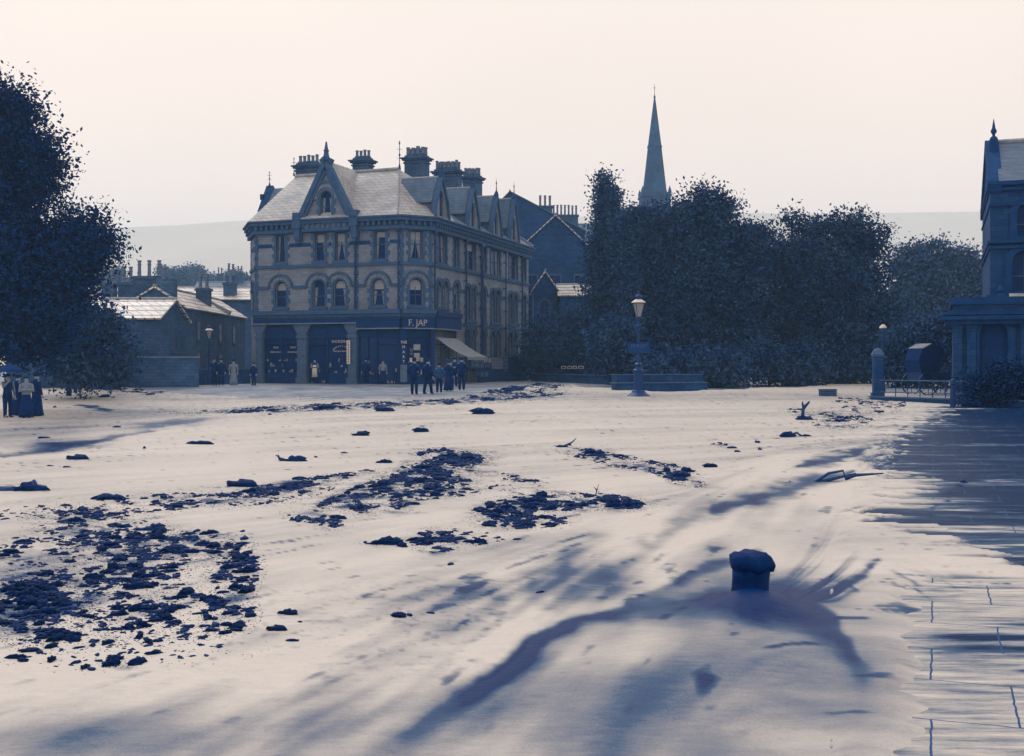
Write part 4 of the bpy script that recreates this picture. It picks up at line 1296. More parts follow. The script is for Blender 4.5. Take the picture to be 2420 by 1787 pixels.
m.slab([FB.W @ Vector((.35, -.3, Ze)), FB.W @ Vector((13, -.3, Ze)), FB.W @ Vector((13, 3.6, zz(336, 55))), FB.W @ Vector((.35, 3.6, zz(336, 55)))], .15)
m.slab([FB.W @ Vector((.35, 3.6, zz(336, 55))), FB.W @ Vector((13, 3.6, zz(336, 55))), FB.W @ Vector((13, 10, Ze)), FB.W @ Vector((.35, 10, Ze))], .15)
rf = obj('roof', m, M['slate_dark'], bank)
m = MB(); m.tube([FB.W @ Vector((.3, 3.6, zz(334, 55))), FB.W @ Vector((13, 3.6, zz(334, 55)))], .12, 6); obj('ridge_tiles', m, M['ridge'], rf)
m = MB()
zr_ = zz(336, 55)
for a, b, za, zb_ in ((-.35, 3.6, Ze - .1, zr_ + .15), (3.6, 10.2, zr_ + .15, Ze - .1)):
    m.slab([Vector((-.1, a, za)), Vector((.5, a, za)), Vector((.5, b, zb_)), Vector((-.1, b, zb_))], .45)
m.add([(0, 0, Ze), (0, 10, Ze), (0, 3.6, zr_), (.35, 0, Ze), (.35, 10, Ze), (.35, 3.6, zr_)], [(0, 2, 1), (3, 4, 5)])
obj('gable_coping', m, M['bank_trim'], bank, FB.W)
# curved parapet gable on the front, just inside the frame
m = MB()
pts = [(1.2 + 2.6 * t, Ze + 1.9 * t ** 2.4) for t in [i / 8 for i in range(9)]]
m.prism([(1.2, Ze - .1)] + [(6.2, Ze - .1)] + [(6.2, Ze + 2.4)] + [(3.8, Ze + 2.4)] + pts[::-1], -.3, .25)
obj('gable_wall', m, M['stone_dark'], bank, FB.W)
pz = zz(338, 55)
m = MB(); m.lathe([(.2, Ze), (.2, pz - .3), (.19, pz), (.16, pz + .12), (.07, pz + .2), (.06, pz + .26), (.135, pz + .38), (.13, pz + .46), (.08, pz + .55), (.01, pz + 1.0)], 8, ph=PI / 8)
pp = FB.W @ Vector((.25, 2.6, 0))
obj('pinnacle', m, M['bank_trim'], bank, Matrix.Translation((pp.x, pp.y, 0)))
# low entrance wing
WK = Vector((18.8, 50.0))
FW = Face(WK, WK + dm_ * 9)
wing = thing('entrance_wing', 'low stone entrance wing with cornices and arched door in front of the bank', 'building', (WK.x, WK.y, .5))
zt_ = zz(704, 50)
dh = (1.05, 2.15, .5, zz(790, 50) , 'round')
wh = (3.3, 4.5, 1.9, zz(790, 50), 'round')
me = curve_poly([(0, .3), (9, .3), (9, zt_ - .3), (0, zt_ - .3)], [hole(*dh), hole(*wh)], .4)
obj('wall', me, M['stone_dark'], wing, FW.W)
m = MB(); m.box(0, .4, .401, 4, .3, zt_ - .3); m.box(.4, 9, 3.6, 4, .3, zt_ - .3); m.box(8.6, 9, .401, 3.6, .3, zt_ - .3)
obj('wall', m, M['stone_dark'], wing, FW.W)
m = MB(); m.box(-.1, 9.1, -.1, 4.1, zt_ - .299, zt_); m.box(-.4, 9.4, -.4, 4.2, zt_ - .75, zt_ - .6)
m.box(-.5, 9.4, -.55, 4.2, zz(748, 50) - .16, zz(748, 50)); m.box(-.3, 9.3, -.35, 4.2, zz(748, 50) - .34, zz(748, 50) - .161)
obj('cornice', m, M['bank_trim'], wing, FW.W)
m = MB(); m.lathe([(.2, 0), (.2, .1), (.1, .15), (.16, .3), (.03, .55)], 8); p = FW.W @ Vector((1.9, .2, zt_)); obj('finial', m, M['bank_trim'], wing, Matrix.Translation(p))
m = MB(); m.prism([(x, z) for x, z in hole(*dh)], .25, .32)
d_ = obj('door', m, M['shop_wood'], wing, FW.W)
m = MB()
for x in (1.15, 1.66):
    for z in (.7, 1.7): m.box(x, x + .4, .215, .249, z, z + .8)
obj('door_panel', m, M['board'], d_, FW.W)
m = MB(); m.arc(1.6, dh[3], .551, .85, -.1, .1, n=12); m.box(.75, 1.049, -.1, .1, .5, dh[3]); m.box(2.151, 2.45, -.1, .1, .5, dh[3]); obj('door_surround', m, M['bank_trim'], wing, FW.W)
for x in (.0, .55, 2.65):
    m = MB(); m.box(x, x + .35, -.18, .05, .3, 3.9); m.box(x - .05, x + .4, -.22, .05, 3.65, 3.9); obj('pilaster', m, M['stone_dark'], wing, FW.W)
f = MB(); c = 3.9
f.arc(0, wh[3] - wh[2], .6, .85, -.1, .1, n=12); f.box(-.85, -.6, -.1, .1, 0, wh[3] - wh[2]); f.box(.6, .85, -.1, .1, 0, wh[3] - wh[2]); f.box(-.9, .9, -.15, .1, -.2, -.001)
W_ = FW.W @ Matrix.Translation((c, 0, wh[2]))
wd = obj('window', f, M['bank_trim'], wing, W_)
g = MB(); g.prism([(x - c, z - wh[2]) for x, z in hole(*wh)], .22, .26); obj('pane', g, M['glass'], wd, W_)
m = MB(); m.slab([FW.W @ Vector((2.3, .3, zt_ - .25)), FW.W @ Vector((6, .3, zt_ - .25)), FW.W @ Vector((6, 1.9, zt_ + .25)), FW.W @ Vector((2.3, 1.9, zt_ + .25))], .08)
obj('roof_light', m, M['slate'], wing)

# ------------------------------------------------------------------ trees and plants
def leaves(lobes, n, size, seed, clump=14, spread=.5, twig=.0):
    rs = np.random.RandomState(seed)
    vol = np.array([l[3] * l[4] * l[5] for l in lobes]) ** .75
    cnt = (vol / vol.sum() * n / clump).astype(int) + 1
    C = []
    for l, k in zip(lobes, cnt):
        d = rs.normal(size=(k, 3)); d /= np.linalg.norm(d, axis=1)[:, None]
        r = rs.rand(k) ** .42 * (1 + .07 * rs.randn(k)) * (.82 + .75 * (fbm(d[:, 0] * 2.6 + l[0], d[:, 2] * 2.6 + d[:, 1] * 1.7 + l[2], 3) + .12))
        C.append(np.array(l[:3]) + d * r[:, None] * np.array(l[3:6]))
    C = np.concatenate(C)
    C = C[rs.rand(len(C)) < .55 + 3.2 * (fbm(C[:, 0] * .75 + C[:, 1] * .4, C[:, 2] * .75 + C[:, 1] * .2, 3) + .13)]
    q = np.repeat(C, clump, 0)
    sz = np.repeat(.6 + .8 * rs.rand(len(C)), clump)
    q = q + rs.normal(size=q.shape) * spread * sz[:, None] * [1, 1, .7]
    N = len(q)
    a = rs.normal(size=(N, 3)); a /= np.linalg.norm(a, axis=1)[:, None]
    b = np.cross(a, rs.normal(size=(N, 3))); b /= np.linalg.norm(b, axis=1)[:, None]
    s_ = size * (.6 + .8 * rs.rand(N))[:, None]
    V_ = np.stack([q - a * s_, q + b * s_ * .55, q + a * s_, q - b * s_ * .55], 1).reshape(-1, 3)
    return V_, np.arange(N * 4).reshape(-1, 4)
def tree(label, base, lobes, n, size, mat, seed, trunk_r=.35, name='tree', spread=.5, group=None, cat='tree', clump=14):
    base = Vector(base)
    t = thing(name, label, cat, base, group=group)
    rq = random.Random(seed + 5)
    ex = []
    zt = max(l[2] for l in lobes)
    for l in lobes:
        for _ in range(4):
            a, e = rq.uniform(0, 2 * PI), rq.uniform(.1, 1.4)
            f = rq.uniform(.9, 1.12); q = rq.uniform(.16, .34)
            ex.append((l[0] + l[3] * f * math.cos(a) * math.cos(e), l[1] + l[4] * f * math.sin(a) * math.cos(e) * .6, l[2] + l[5] * f * math.sin(e), l[3] * q, l[4] * q, l[5] * q * .8))
    V_, F_ = leaves(list(lobes) + ex, n, size, seed, clump, spread)
    o = obj('crown', np_mesh('crown', V_ - np.array(base), F_), M[mat], t, WM[t])
    m = MB()
    rs = random.Random(seed)
    zc = min(l[2] for l in lobes)
    fork = Vector((0, 0, max(1.2, (zc - base.z) * .75)))
    m.tube([(0, 0, -.2), (.05, 0, .4), fork * .5 + Vector((.08, 0, 0)), fork], [trunk_r * 1.35, trunk_r, trunk_r * .85, trunk_r * .7], 8)
    for l in lobes:
        e = Vector(l[:3]) - base
        md = fork.lerp(e, .5) + Vector((rs.uniform(-.4, .4), rs.uniform(-.4, .4), -.2))
        m.tube([fork * .85, md, e, e + Vector((rs.uniform(-1, 1), rs.uniform(-1, 1), l[5] * .7))], [trunk_r * .45, trunk_r * .3, trunk_r * .14, .03], 5)
    obj('trunk', m, M['bark'], t, WM[t], smooth=True)
    return t
def lobe(dx, dy, rx, rz, d, ry=None):
    """lobe of a crown: centre and radii measured on the smaller copy, distance in metres"""
    p = XZ(dx * S, dy * S, d)
    k = S * d / F_PX
    return (p.x, d, p.z, rx * k, ry or (rx * k * .9 + rz * k * .1), rz * k)
LB = lambda L, d, j=1.5: [lobe(*q[:4], d + (q[4] if len(q) > 4 else 0)) for q in L]
# near tree on the left edge
pt = P(-40, 985)
tree('big dark broadleaf tree filling the left edge above the umbrella', (XZ(-60, 900, 52).x, 52, .35),
     LB([(-40, 230, 75, 75), (20, 290, 60, 70), (55, 240, 30, 40), (60, 350, 75, 60), (100, 400, 45, 50), (-20, 420, 110, 90), (60, 470, 60, 60), (30, 560, 110, 90), (150, 500, 60, 45), (190, 530, 55, 50), (235, 550, 28, 22), (120, 590, 85, 60), (205, 480, 30, 25), (60, 660, 120, 80), (150, 640, 55, 45), (-80, 600, 120, 130), (20, 740, 110, 70), (120, 720, 60, 60), (-100, 300, 100, 120)], 52),
     150000, .095, 'leaf_near', 11, .6, spread=.42)
for i, (L, d, lb, sd) in enumerate([
    ([(150, 760, 60, 70), (200, 720, 40, 50), (180, 800, 50, 50)], 64, 'dark garden shrub behind the wall below the near tree', 21),
    ([(230, 760, 45, 55), (215, 800, 50, 50), (250, 800, 30, 40)], 71, 'leafy garden bush against the old cottage, right of the near tree', 22)]):
    x = lobe(*L[0][:4], d)[0]
    tree(lb, (x, d, .6), LB(L, d), 16000, .13, 'leaf', sd, .12, name='garden_shrub', cat='shrub')
# street trees right of the terrace
tree('tall ragged conifer standing above the trees beside the lamp', (XZ(1425, 900, 88).x, 88, .8),
     LB([(1322, 410, 17, 25), (1325, 450, 28, 35), (1335, 500, 40, 40), (1330, 560, 50, 50), (1325, 630, 55, 60), (1330, 700, 50, 60)], 88), 42000, .13, 'leaf_soft', 31, .3, 'conifer', .4)
tree('broad leafy tree in front of the church spire', (XZ(1590, 900, 78).x, 78, .75),
     LB([(1480, 500, 80, 60), (1545, 470, 55, 50), (1530, 425, 20, 20), (1400, 480, 40, 30), (1420, 560, 70, 70), (1560, 540, 80, 80), (1500, 620, 110, 80), (1600, 620, 80, 100), (1630, 530, 50, 40), (1480, 720, 110, 80), (1400, 690, 40, 60), (1600, 750, 90, 80), (1560, 800, 80, 40)], 78), 125000, .115, 'leaf', 32, .5, spread=.45)
tree('round topped tree between the spire tree and the bank', (XZ(1900, 900, 80).x, 80, .75),
     LB([(1690, 560, 60, 60), (1640, 600, 50, 60), (1790, 520, 60, 50), (1850, 500, 50, 40), (1890, 540, 50, 40), (1930, 505, 18, 12), (1760, 600, 90, 80), (1860, 620, 90, 80), (1700, 700, 90, 90), (1820, 730, 110, 90), (1900, 720, 70, 80), (1730, 480, 18, 14)], 80), 120000, .115, 'leaf', 33, .5, spread=.45)
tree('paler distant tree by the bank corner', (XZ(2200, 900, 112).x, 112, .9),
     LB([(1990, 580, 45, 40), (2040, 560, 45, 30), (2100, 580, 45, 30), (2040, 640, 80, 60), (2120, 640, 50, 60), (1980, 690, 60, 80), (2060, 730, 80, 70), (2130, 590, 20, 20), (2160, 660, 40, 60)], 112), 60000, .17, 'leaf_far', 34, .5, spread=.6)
for i, (L, d, n_, mt, lb) in enumerate([
    ([(1180, 740, 30, 50), (1210, 770, 40, 40), (1165, 790, 30, 30)], 96, 14000, 'leaf_soft', 'loose garden shrub at the far end of the terrace'),
    ([(1260, 720, 40, 50), (1240, 770, 50, 40), (1290, 770, 40, 40)], 92, 16000, 'leaf_soft', 'bushy shrub behind the railed garden, left of the lamp'),
    ([(1360, 780, 60, 45), (1420, 800, 50, 35), (1340, 740, 40, 40)], 75, 18000, 'leaf', 'low dark bush directly behind the street lamp'),
    ([(1500, 810, 70, 35), (1580, 815, 60, 30)], 70, 16000, 'leaf', 'dark hedge like bush behind the stone trough'),
    ([(1680, 800, 70, 45), (1750, 810, 60, 35)], 74, 16000, 'leaf', 'dark bush at the middle of the tree belt'),
    ([(1830, 800, 70, 40), (1890, 780, 50, 55)], 78, 16000, 'leaf', 'dark bush at the roadside left of the gate pier'),
    ([(1980, 770, 60, 50), (2050, 760, 50, 60), (2010, 810, 80, 30)], 70, 20000, 'leaf', 'dark bush behind the railings right of the gate pier')]):
    x = lobe(*L[0][:4], d)[0]
    tree(lb, (x, d, .7), LB(L, d), n_, .13, mt, 41 + i, .1, name='bush', cat='bush')
# misty trees far up the valley
for i, (dx, dy, rx, rz, d, lb) in enumerate([(380, 605, 40, 24, 330, 'misty round tree far beyond the cottage chimneys'), (420, 600, 26, 16, 360, 'small misty tree top right of the round one'), (235, 615, 45, 30, 300, 'misty tree behind the chimneys beside the near tree'),
                                     (515, 612, 30, 14, 330, 'misty tree against the edge of the terrace'), (460, 618, 40, 16, 380, 'low misty tree line over the long pale roof')]):
    l = lobe(dx, dy, rx, rz, d)
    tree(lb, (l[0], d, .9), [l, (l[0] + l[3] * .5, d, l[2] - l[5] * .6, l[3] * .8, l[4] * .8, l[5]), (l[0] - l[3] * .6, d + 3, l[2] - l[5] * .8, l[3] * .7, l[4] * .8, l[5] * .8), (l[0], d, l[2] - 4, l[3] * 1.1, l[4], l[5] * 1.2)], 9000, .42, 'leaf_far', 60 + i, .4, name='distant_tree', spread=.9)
# dark clipped hedge in front of the bank
hx = P(2270, 950)
hg = thing('hedge', 'thick dark hedge in front of the bank at the right edge', 'hedge', (20.5, 45.5, .45))
lb_ = [(18.4 + i * 1.0, 46.2 - i * .37 + .1, .85 + .35 * (i % 2), .9, .8, .9 + .2 * (i % 3)) for i in range(7)]
V_, F_ = leaves(lb_, 46000, .08, 77, 12, .2)
obj('foliage', np_mesh('foliage', V_ - np.array([20.5, 45.5, .45]), F_), M['leaf_near'], hg, WM[hg])
m = MB()
for i in range(14):
    m.tube([(-2.2 + i * .42, .8 - i * .155, -.2), (-2.1 + i * .42, .75 - i * .155, .6)], .03, 5)
obj('stems', m, M['bark'], hg, WM[hg])
# ------------------------------------------------------------------ rubble left by the flood
WZI = WZ
def wz(x, y):
    """height of the water sheet near a point"""
    v = HV + F_PX * (CH - float(G(x, y))) / y
    u = CU + F_PX * x / y
    i = int(np.argmin(np.abs(us - u))); j = int(np.argmin(np.abs(vs - v)))
    return float(WZI[j, i])
def ico(sub, seed, rough=.62):
    import bmesh
    bm = bmesh.new()
    bmesh.ops.create_icosphere(bm, subdivisions=sub, radius=1)
    rs = np.random.RandomState(seed)
    off = rs.rand(3) * 50
    V_ = np.array([v.co[:] for v in bm.verts])
    n = 1 + rough * 2 * (fbm(V_[:, 0] * 1.3 + off[0] + V_[:, 2], V_[:, 1] * 1.3 + off[1] + V_[:, 2] * .7, 2)) + .25 * rs.randn(len(V_)) * rough
    n = np.clip(n, .35, 1.7) + .5 * np.abs(fbm(V_[:, 0] * 3 + off[1], V_[:, 1] * 3 + V_[:, 2] * 2, 2))
    V_ = V_ * n[:, None] * [1 + .5 * rs.rand(), .55 + .4 * rs.rand(), .34 + .34 * rs.rand()]
    F_ = np.array([[v.index for v in f.verts] for f in bm.faces])
    bm.free()
    return V_, F_
rs = np.random.RandomState(5)
cand = []
for cx, cy, rx, ry, an_, k_, nm in BANKS:
    far = cy < 905
    n = int(k_ * rx * ry / (4.5 if far else 13)) + 3
    for _ in range(min(n, 1700)):
        a, q = rs.rand() * 2 * PI, rs.rand() ** .6 * 1.12
        p, t = rx * q * math.cos(a), ry * q * math.sin(a)
        ca, sa = math.cos(R(an_)), math.sin(R(an_))
        dx, dy = cx + p * ca - t * sa, cy + p * sa + t * ca
        if fbm(np.array(dx * .045), np.array(dy * .12), 3) < (-.04 if k_ > 7 else .0): continue
        w_ = math.exp(rs.normal() * .62) * (2.9 if not far else 1.9) * (1.4 if cy > 1230 else 1.05 if cy > 1100 else .75)
        cand.append((dx, dy, min(w_, 13.5), nm))
lone = [(440, 975, 16), (170, 1010, 13), (315, 985, 7), (790, 956, 13), (752, 996, 7), (842, 902, 15), (1056, 908, 18), (920, 948, 13), (690, 1005, 6), (1655, 972, 7), (1660, 988, 7), (1552, 1027, 12), (985, 1247, 10), (870, 1364, 14), (895, 1362, 9),
        (940, 1357, 9), (1025, 1195, 9), (848, 1200, 22), (630, 1357, 15), (655, 1375, 7), (605, 1395, 12), (640, 1418, 9), (65, 1437, 12), (530, 1070, 20), (840, 1018, 11), (535, 1190, 10), (530, 1172, 7), (1180, 1310, 8), (1130, 1190, 9), (200, 1478, 9), (110, 1025, 6), (145, 1028, 6), (95, 962, 10), (255, 938, 6),
        (1600, 985, 7), (1610, 993, 5), (230, 870, 8), (247, 871, 4), (120, 893, 5), (590, 910, 6)]
for dx, dy, w_ in lone:
    cand.append((dx, dy, w_ * 1.15, 'lone'))
for cx, cy, rx, ry, an_, k_, nm in BANKS:
    for _ in range(int(k_ * rx * ry / 16) + 4):
        q, a = rs.rand() ** .5 * 1.5, rs.rand() * 6.283
        p, t = rx * q * math.cos(a), ry * q * math.sin(a)
        ca, sa = math.cos(R(an_)), math.sin(R(an_))
        cand.append((cx + p * ca - t * sa, cy + p * sa + t * ca, rs.uniform(.7, 2.0) * (1.2 if cy > 1230 else .8), nm))
cand.sort(key=lambda c: -c[2])
protos = [ico(3 if i < 8 else 2, 100 + i) for i in range(14)]
tinyp = [ico(1, 300 + i) for i in range(6)]
pm = []
for i, (V_, F_) in enumerate(protos):
    me = np_mesh('clod', V_, F_)
    me.materials.append(M['clod'])
    pm.append(me)
SAY = {'left': ('dark wet clod in the big rubble bank at the lower left', 'clods in the lower left rubble bank'),
       'ridge': ('dark clod in the long thin ridge between the left and middle banks', 'clods in the thin ridge of rubble'),
       'middle': ('dark clod in the pointed rubble bank at the middle', 'clods in the middle rubble bank'),
       'right': ('dark clod in the rubble bank right of the middle bank', 'clods in the rubble bank right of middle'),
       'small': ('dark clod in the small scattered heap below the middle bank', 'clods below the middle bank'),
       'strip': ('dark clod in the narrow slanting strip of rubble right of centre', 'clods in the narrow slanting strip'),
       'bar': ('dark clod in the bar of rubble before the gate pier', 'clods before the gate pier'),
       'square': ('dark clod in the far rubble line before the shops', 'clods before the shops'),
       'corner': ('dark clod in the far left rubble before the cottages', 'clods before the cottages'),
       'pavement': ('dark fragment in the thin line of grit on the flagstones', 'grit on the flagstones'),
       'lone': ('lone dark lump sitting by itself in the pale flood water', 'lone lumps in the water')}
bigV, bigF, off = [], [], 0
for i, (dx, dy, w_, nm) in enumerate(cand):
    p = PD(dx, dy)
    r_ = w_ * S * p.y / F_PX * .8
    z = wz(p.x, p.y)
    rot = rs.rand() * 6.28
    if i < 285:
        o = bpy.data.objects.new('rubble_clod', pm[rs.randint(0, 8)])
        COL.objects.link(o)
        zs = rs.uniform(.8, 1.5) * (.7 if nm == 'lone' else 1)
        o.matrix_basis = Matrix.Translation((p.x, p.y, z + r_ * .12)) @ Matrix.Rotation(rot if nm != 'lone' else rs.uniform(-.4, .4), 4, 'Z') @ Matrix.Diagonal((r_ * 1.15, r_, r_ * zs, 1))
        tag(o, SAY[nm][0], 'rubble', SAY[nm][1])
    else:
        V_, F_ = protos[8 + i % 6] if w_ > 2.6 else tinyp[i % 6]
        c, s_ = math.cos(rot), math.sin(rot)
        Q = V_ * [1.2, .9, rs.uniform(.6, 1.1)] * r_
        Q = np.stack([Q[:, 0] * c - Q[:, 1] * s_, Q[:, 0] * s_ + Q[:, 1] * c, Q[:, 2]], -1) + [p.x, p.y, z + r_ * .1]
        bigV.append(Q); bigF.append(F_ + off); off += len(Q)
# fine grit scattered between
o = obj('rubble', np_mesh('rubble', np.concatenate(bigV), np.concatenate(bigF)), M['clod'])
o['kind'] = 'stuff'; o['label'] = 'small dark stones and turf strewn through the flood banks'

# ------------------------------------------------------------------ driftwood, box, log
def branch(label, dx, dy, segs, name='branch', lump=None, cat='branch', r=.03):
    p = PD(dx, dy)
    t = thing(name, label, cat, (p.x, p.y, wz(p.x, p.y)))
    k = S * p.y / F_PX
    for j, sg in enumerate(segs):
        m = MB()
        pts = [(a * k, (b2 if len(q) > 2 else 0) * k, -b * k) for q in sg for a, b, b2 in [(q[0], q[1], q[2] if len(q) > 2 else 0)]]
        m.tube(pts, [r * (1 - .75 * i / max(1, len(pts) - 1)) for i in range(len(pts))], 6)
        obj('limb' if j else 'stem', m, M['wet_wood'], t, WM[t], smooth=True)
    if lump:
        for (a, b, w_) in lump:
            V_, F_ = protos[int(abs(a) + 3) % 8]
            obj('root_clump', np_mesh('root_clump', V_ * w_ * k + [a * k, 0, -b * k], F_), M['clod'], t, WM[t])
    return t
branch('upright forked twig standing out of a dark clump before the gate pier', 1752, 921, [[(0, 0), (2, -14), (3, -26), (1, -36), (2, -40)], [(3, -26), (9, -32), (15, -38), (16, -41)], [(4, -2), (18, -6), (24, 0)]], lump=[(2, -2, 10), (18, 2, 7), (28, 5, 7)], r=.07)
branch('driftwood with two crossed sticks poking up, in the water above the thin ridge', 630, 1013, [[(-20, 4), (-14, -4), (-28, -13)], [(-18, -2), (-23, -14)], [(-14, -4), (8, 2)]], lump=[(18, -1, 16), (4, 3, 9)], r=.04)
branch('leaning twig caught between the middle and slanting rubble', 1235, 982, [[(-14, 2), (2, -4), (14, -10), (24, -19)], [(8, -6), (14, -4)]], lump=[(-6, -1, 10)], r=.04)
branch('bent snapped branch lying below the gate pier rubble', 1735, 958, [[(-26, 0), (-8, -2), (6, -8), (14, -2), (26, 2)]], lump=[(24, 1, 8), (-20, 0, 8)], r=.05)
branch('long stick lying along the lower edge of the middle bank', 830, 1122, [[(-70, -10), (-30, 2), (10, 3), (50, 6)]], r=.035)
branch('stalk standing out of the rubble right of the middle bank', 1300, 1092, [[(0, 4), (4, -12), (8, -26)], [(4, -12), (-3, -20)]], r=.012)
branch('ragged pale edged plank end jutting from the left bank', 325, 1168, [[(-40, 18), (0, 4), (26, -12)]], r=.11, lump=[(0, 6, 20), (-20, 12, 18), (18, -4, 14)])
branch('log with a pointed stump stuck in the water at the far left', 62, 1080, [[(-75, 2), (-30, -1), (0, 2), (20, 0)], [(10, 0), (14, -12), (12, -24)], [(18, -2), (32, -6), (40, -8)]], 'log', cat='log', r=.09, lump=[(-4, -4, 18), (18, -4, 14), (32, -2, 9)])
branch('submerged branching limb trailing in the fast current, upper of the two near the flagstones', 1780, 1058, [[(-120, 40, 0), (-60, 30), (-10, 8), (30, -18), (62, -24), (66, -10)], [(66, -8), (90, -14), (150, -18)], [(-10, 8), (10, 24), (50, 36)], [(-40, 22), (-56, -2)], [(-5, 6), (40, -6), (90, -18)]], r=.05)
b1 = thing('boulder', 'big rounded lump at the top edge of the left rubble bank', 'boulder', tuple(PD(245, 1100)))
V_, F_ = protos[2]; k = S * PD(245, 1100).y / F_PX
obj('stone', np_mesh('stone', V_ * [27 * k, 18 * k, 26 * k] + [0, 0, .03], F_), M['clod'], b1, WM[b1])
p = PD(1808, 868)
bx = thing('wooden_box', 'dark wooden box stranded on the shallow water before the gate pier', 'box', (p.x, p.y, p.z + .05), .1)
m = MB(); m.box(-.34, .34, -.22, .22, 0, .3); obj('crate_body', m, M['wet_wood'], bx, WM[bx])
m = MB()
for z in (.03, .13, .23): m.box(-.36, .36, -.24, -.221, z, z + .06)
m.box(-.37, .37, -.25, .25, .3, .33); obj('slats', m, M['kerb'], bx, WM[bx])

# the stone post standing in the torrent
p = PD(1640, 1330)
po = thing('bollard', 'dark mushroom headed stone post standing in the foaming torrent', 'bollard', (p.x, p.y, -.1))
k = S * p.y / F_PX
m = MB(); m.lathe([(.27, 0), (.22, .08), (.185, .17), (.16, .26), (.15, .36), (.17, .46)], 18)
m.v = [(x * (1 + .07 * math.sin(z * 23 + y * 19)), y * (1 + .06 * math.sin(z * 31 + x * 23)), z) for x, y, z in m.v]; obj('shaft', m, M['clod'], po, WM[po], smooth=True)
m = MB(); m.lathe([(.13, .42), (.18, .44), (.2, .49), (.19, .545), (.13, .585), (.03, .595)], 24)
m.v = [(x * (1 + .10 * math.sin(3 * x * 9 + z * 20)), y, z + .014 * math.sin(x * 31 + y * 17)) for x, y, z in m.v]
obj('cap', m, M['clod'], po, WM[po], smooth=True)

# ------------------------------------------------------------------ street furniture
def lantern(t, W, z, k=1.0, big=True):
    m = MB()
    m.lathe([(.10 * k, z - .06), (.11 * k, z), (.13 * k, z + .02)], 6); obj('lantern_base', m, M['iron'], t, W)
    m = MB(); m.lathe([(.105 * k, z + .021), (.27 * k, z + .62 * k)], 4, ph=PI / 4 + .3); g = obj('lantern_glass', m, M['lampglass'], t, W)
    m = MB()
    for q in range(4):
        a = PI / 4 + .3 + q * PI / 2
        m.tube([(.108 * k * math.cos(a), .108 * k * math.sin(a), z), (.278 * k * math.cos(a), .278 * k * math.sin(a), z + .63 * k)], .014, 4)
    m.lathe([(.285 * k, z + .621 * k), (.29 * k, z + .66 * k)], 4, ph=PI / 4 + .3)
    m.tube([(0, 0, z), (0, 0, z + .4 * k)], .018, 5)
    obj('lantern_frame', m, M['iron'], g, W)
    m = MB(); m.lathe([(.33 * k, z + .661 * k), (.30 * k, z + .70 * k), (.16 * k, z + .80 * k)], 16); obj('lantern_roof', m, M['white'], t, W, smooth=False)
    m = MB(); m.lathe([(.13 * k, z + .80 * k), (.12 * k, z + .92 * k), (.16 * k, z + .94 * k), (.1 * k, z + 1.02 * k), (.03 * k, z + 1.06 * k), (.03 * k, z + 1.1 * k), (.05 * k, z + 1.13 * k), (.0, z + 1.2 * k)], 12); obj('lantern_top', m, M['iron'], t, W)
m_, t_, b_ = base_mat('lamp_glass', .12, .6)
b_.inputs['Base Color'].default_value = tone(.66)
b_.inputs['Transmission Weight'].default_value = .35
M['lampglass'] = m_
p = XZ(1509, 938, 54)
L1 = thing('street_lamp', 'tall iron street lamp with sign board on its post, nearest of the three lamps', 'lamp post', (p.x, p.y, float(G(p.x, p.y))))
W = WM[L1]
m = MB(); m.lathe([(.62, 0), (.5, .1), (.34, .22), (.30, .3)], 16); obj('base_mound', m, M['iron'], L1, W)
m = MB(); m.lathe([(.27, .2), (.27, .3), (.22, .34), (.22, 1.15), (.27, 1.18), (.28, 1.25), (.2, 1.3), (.15, 1.42), (.2, 1.46), (.2, 1.52), (.10, 1.6)], 8, ph=.4); obj('pedestal', m, M['iron'], L1, W)
m = MB(); m.lathe([(.09, 1.6), (.065, 2.4), (.10, 2.42), (.10, 2.48), (.055, 2.52), (.048, 3.2), (.1, 3.24), (.1, 3.3), (.06, 3.34), (.06, 3.62)], 10); m.tube([(-.3, 0, 3.18), (.3, 0, 3.18)], .02, 5); obj('post', m, M['iron'], L1, W, smooth=False)
lantern(L1, W, 3.68, 1.02)
m = MB(); m.box(-.5, .5, -.1, -.07, 2.06, 2.52); sg = obj('sign_board', m, M['board'], L1, W)
m = MB(); m.box(-.5, .5, -.115, -.1, 2.045, 2.06); m.box(.5, .515, -.115, -.07, 2.06, 2.52); m.box(-.46, .46, -.104, -.1, 2.25, 2.26); m.box(-.46, .46, -.104, -.1, 2.18, 2.19)
for i in range(12):
    m.box(-.44 + i * .075, -.40 + i * .075, -.104, -.1, 2.1, 2.14)
obj('sign_rules', m, M['cloth_mid'], sg, W)
text_mesh('OHILLEY', .2, W @ Matrix.Translation((0, -.104, 2.36)), 'lettering', M['slate_dark'], sg, .003)
p = XZ(494, 909, 77.5)
L2 = thing('street_lamp', 'slim street lamp beside the standing people at the cottages', 'lamp post', (p.x, p.y, float(G(p.x, p.y))))
W = WM[L2]
m = MB(); m.lathe([(.16, 0), (.16, .5), (.11, .6), (.06, .9), (.045, 2.6), (.08, 2.64), (.04, 2.7), (.04, 3.0)], 8); obj('post', m, M['iron'], L2, W)
lantern(L2, W, 3.02, .85)
p = XZ(2087, 905, 60)
L3 = thing('street_lamp', 'white capped lamp half hidden behind the gate pier', 'lamp post', (p.x, p.y, float(G(p.x, p.y))))
W = WM[L3]
m = MB(); m.lathe([(.14, 0), (.06, .8), (.045, 3.0)], 8); obj('post', m, M['iron'], L3, W)
m = MB(); m.lathe([(.05, 3.0), (.16, 3.1), (.17, 3.3)], 10); obj('lantern_glass', m, M['cloth_mid'], L3, W)
m = MB(); m.lathe([(.2, 3.301), (.19, 3.36), (.1, 3.46), (.03, 3.5)], 10); obj('lantern_roof', m, M['white'], L3, W)

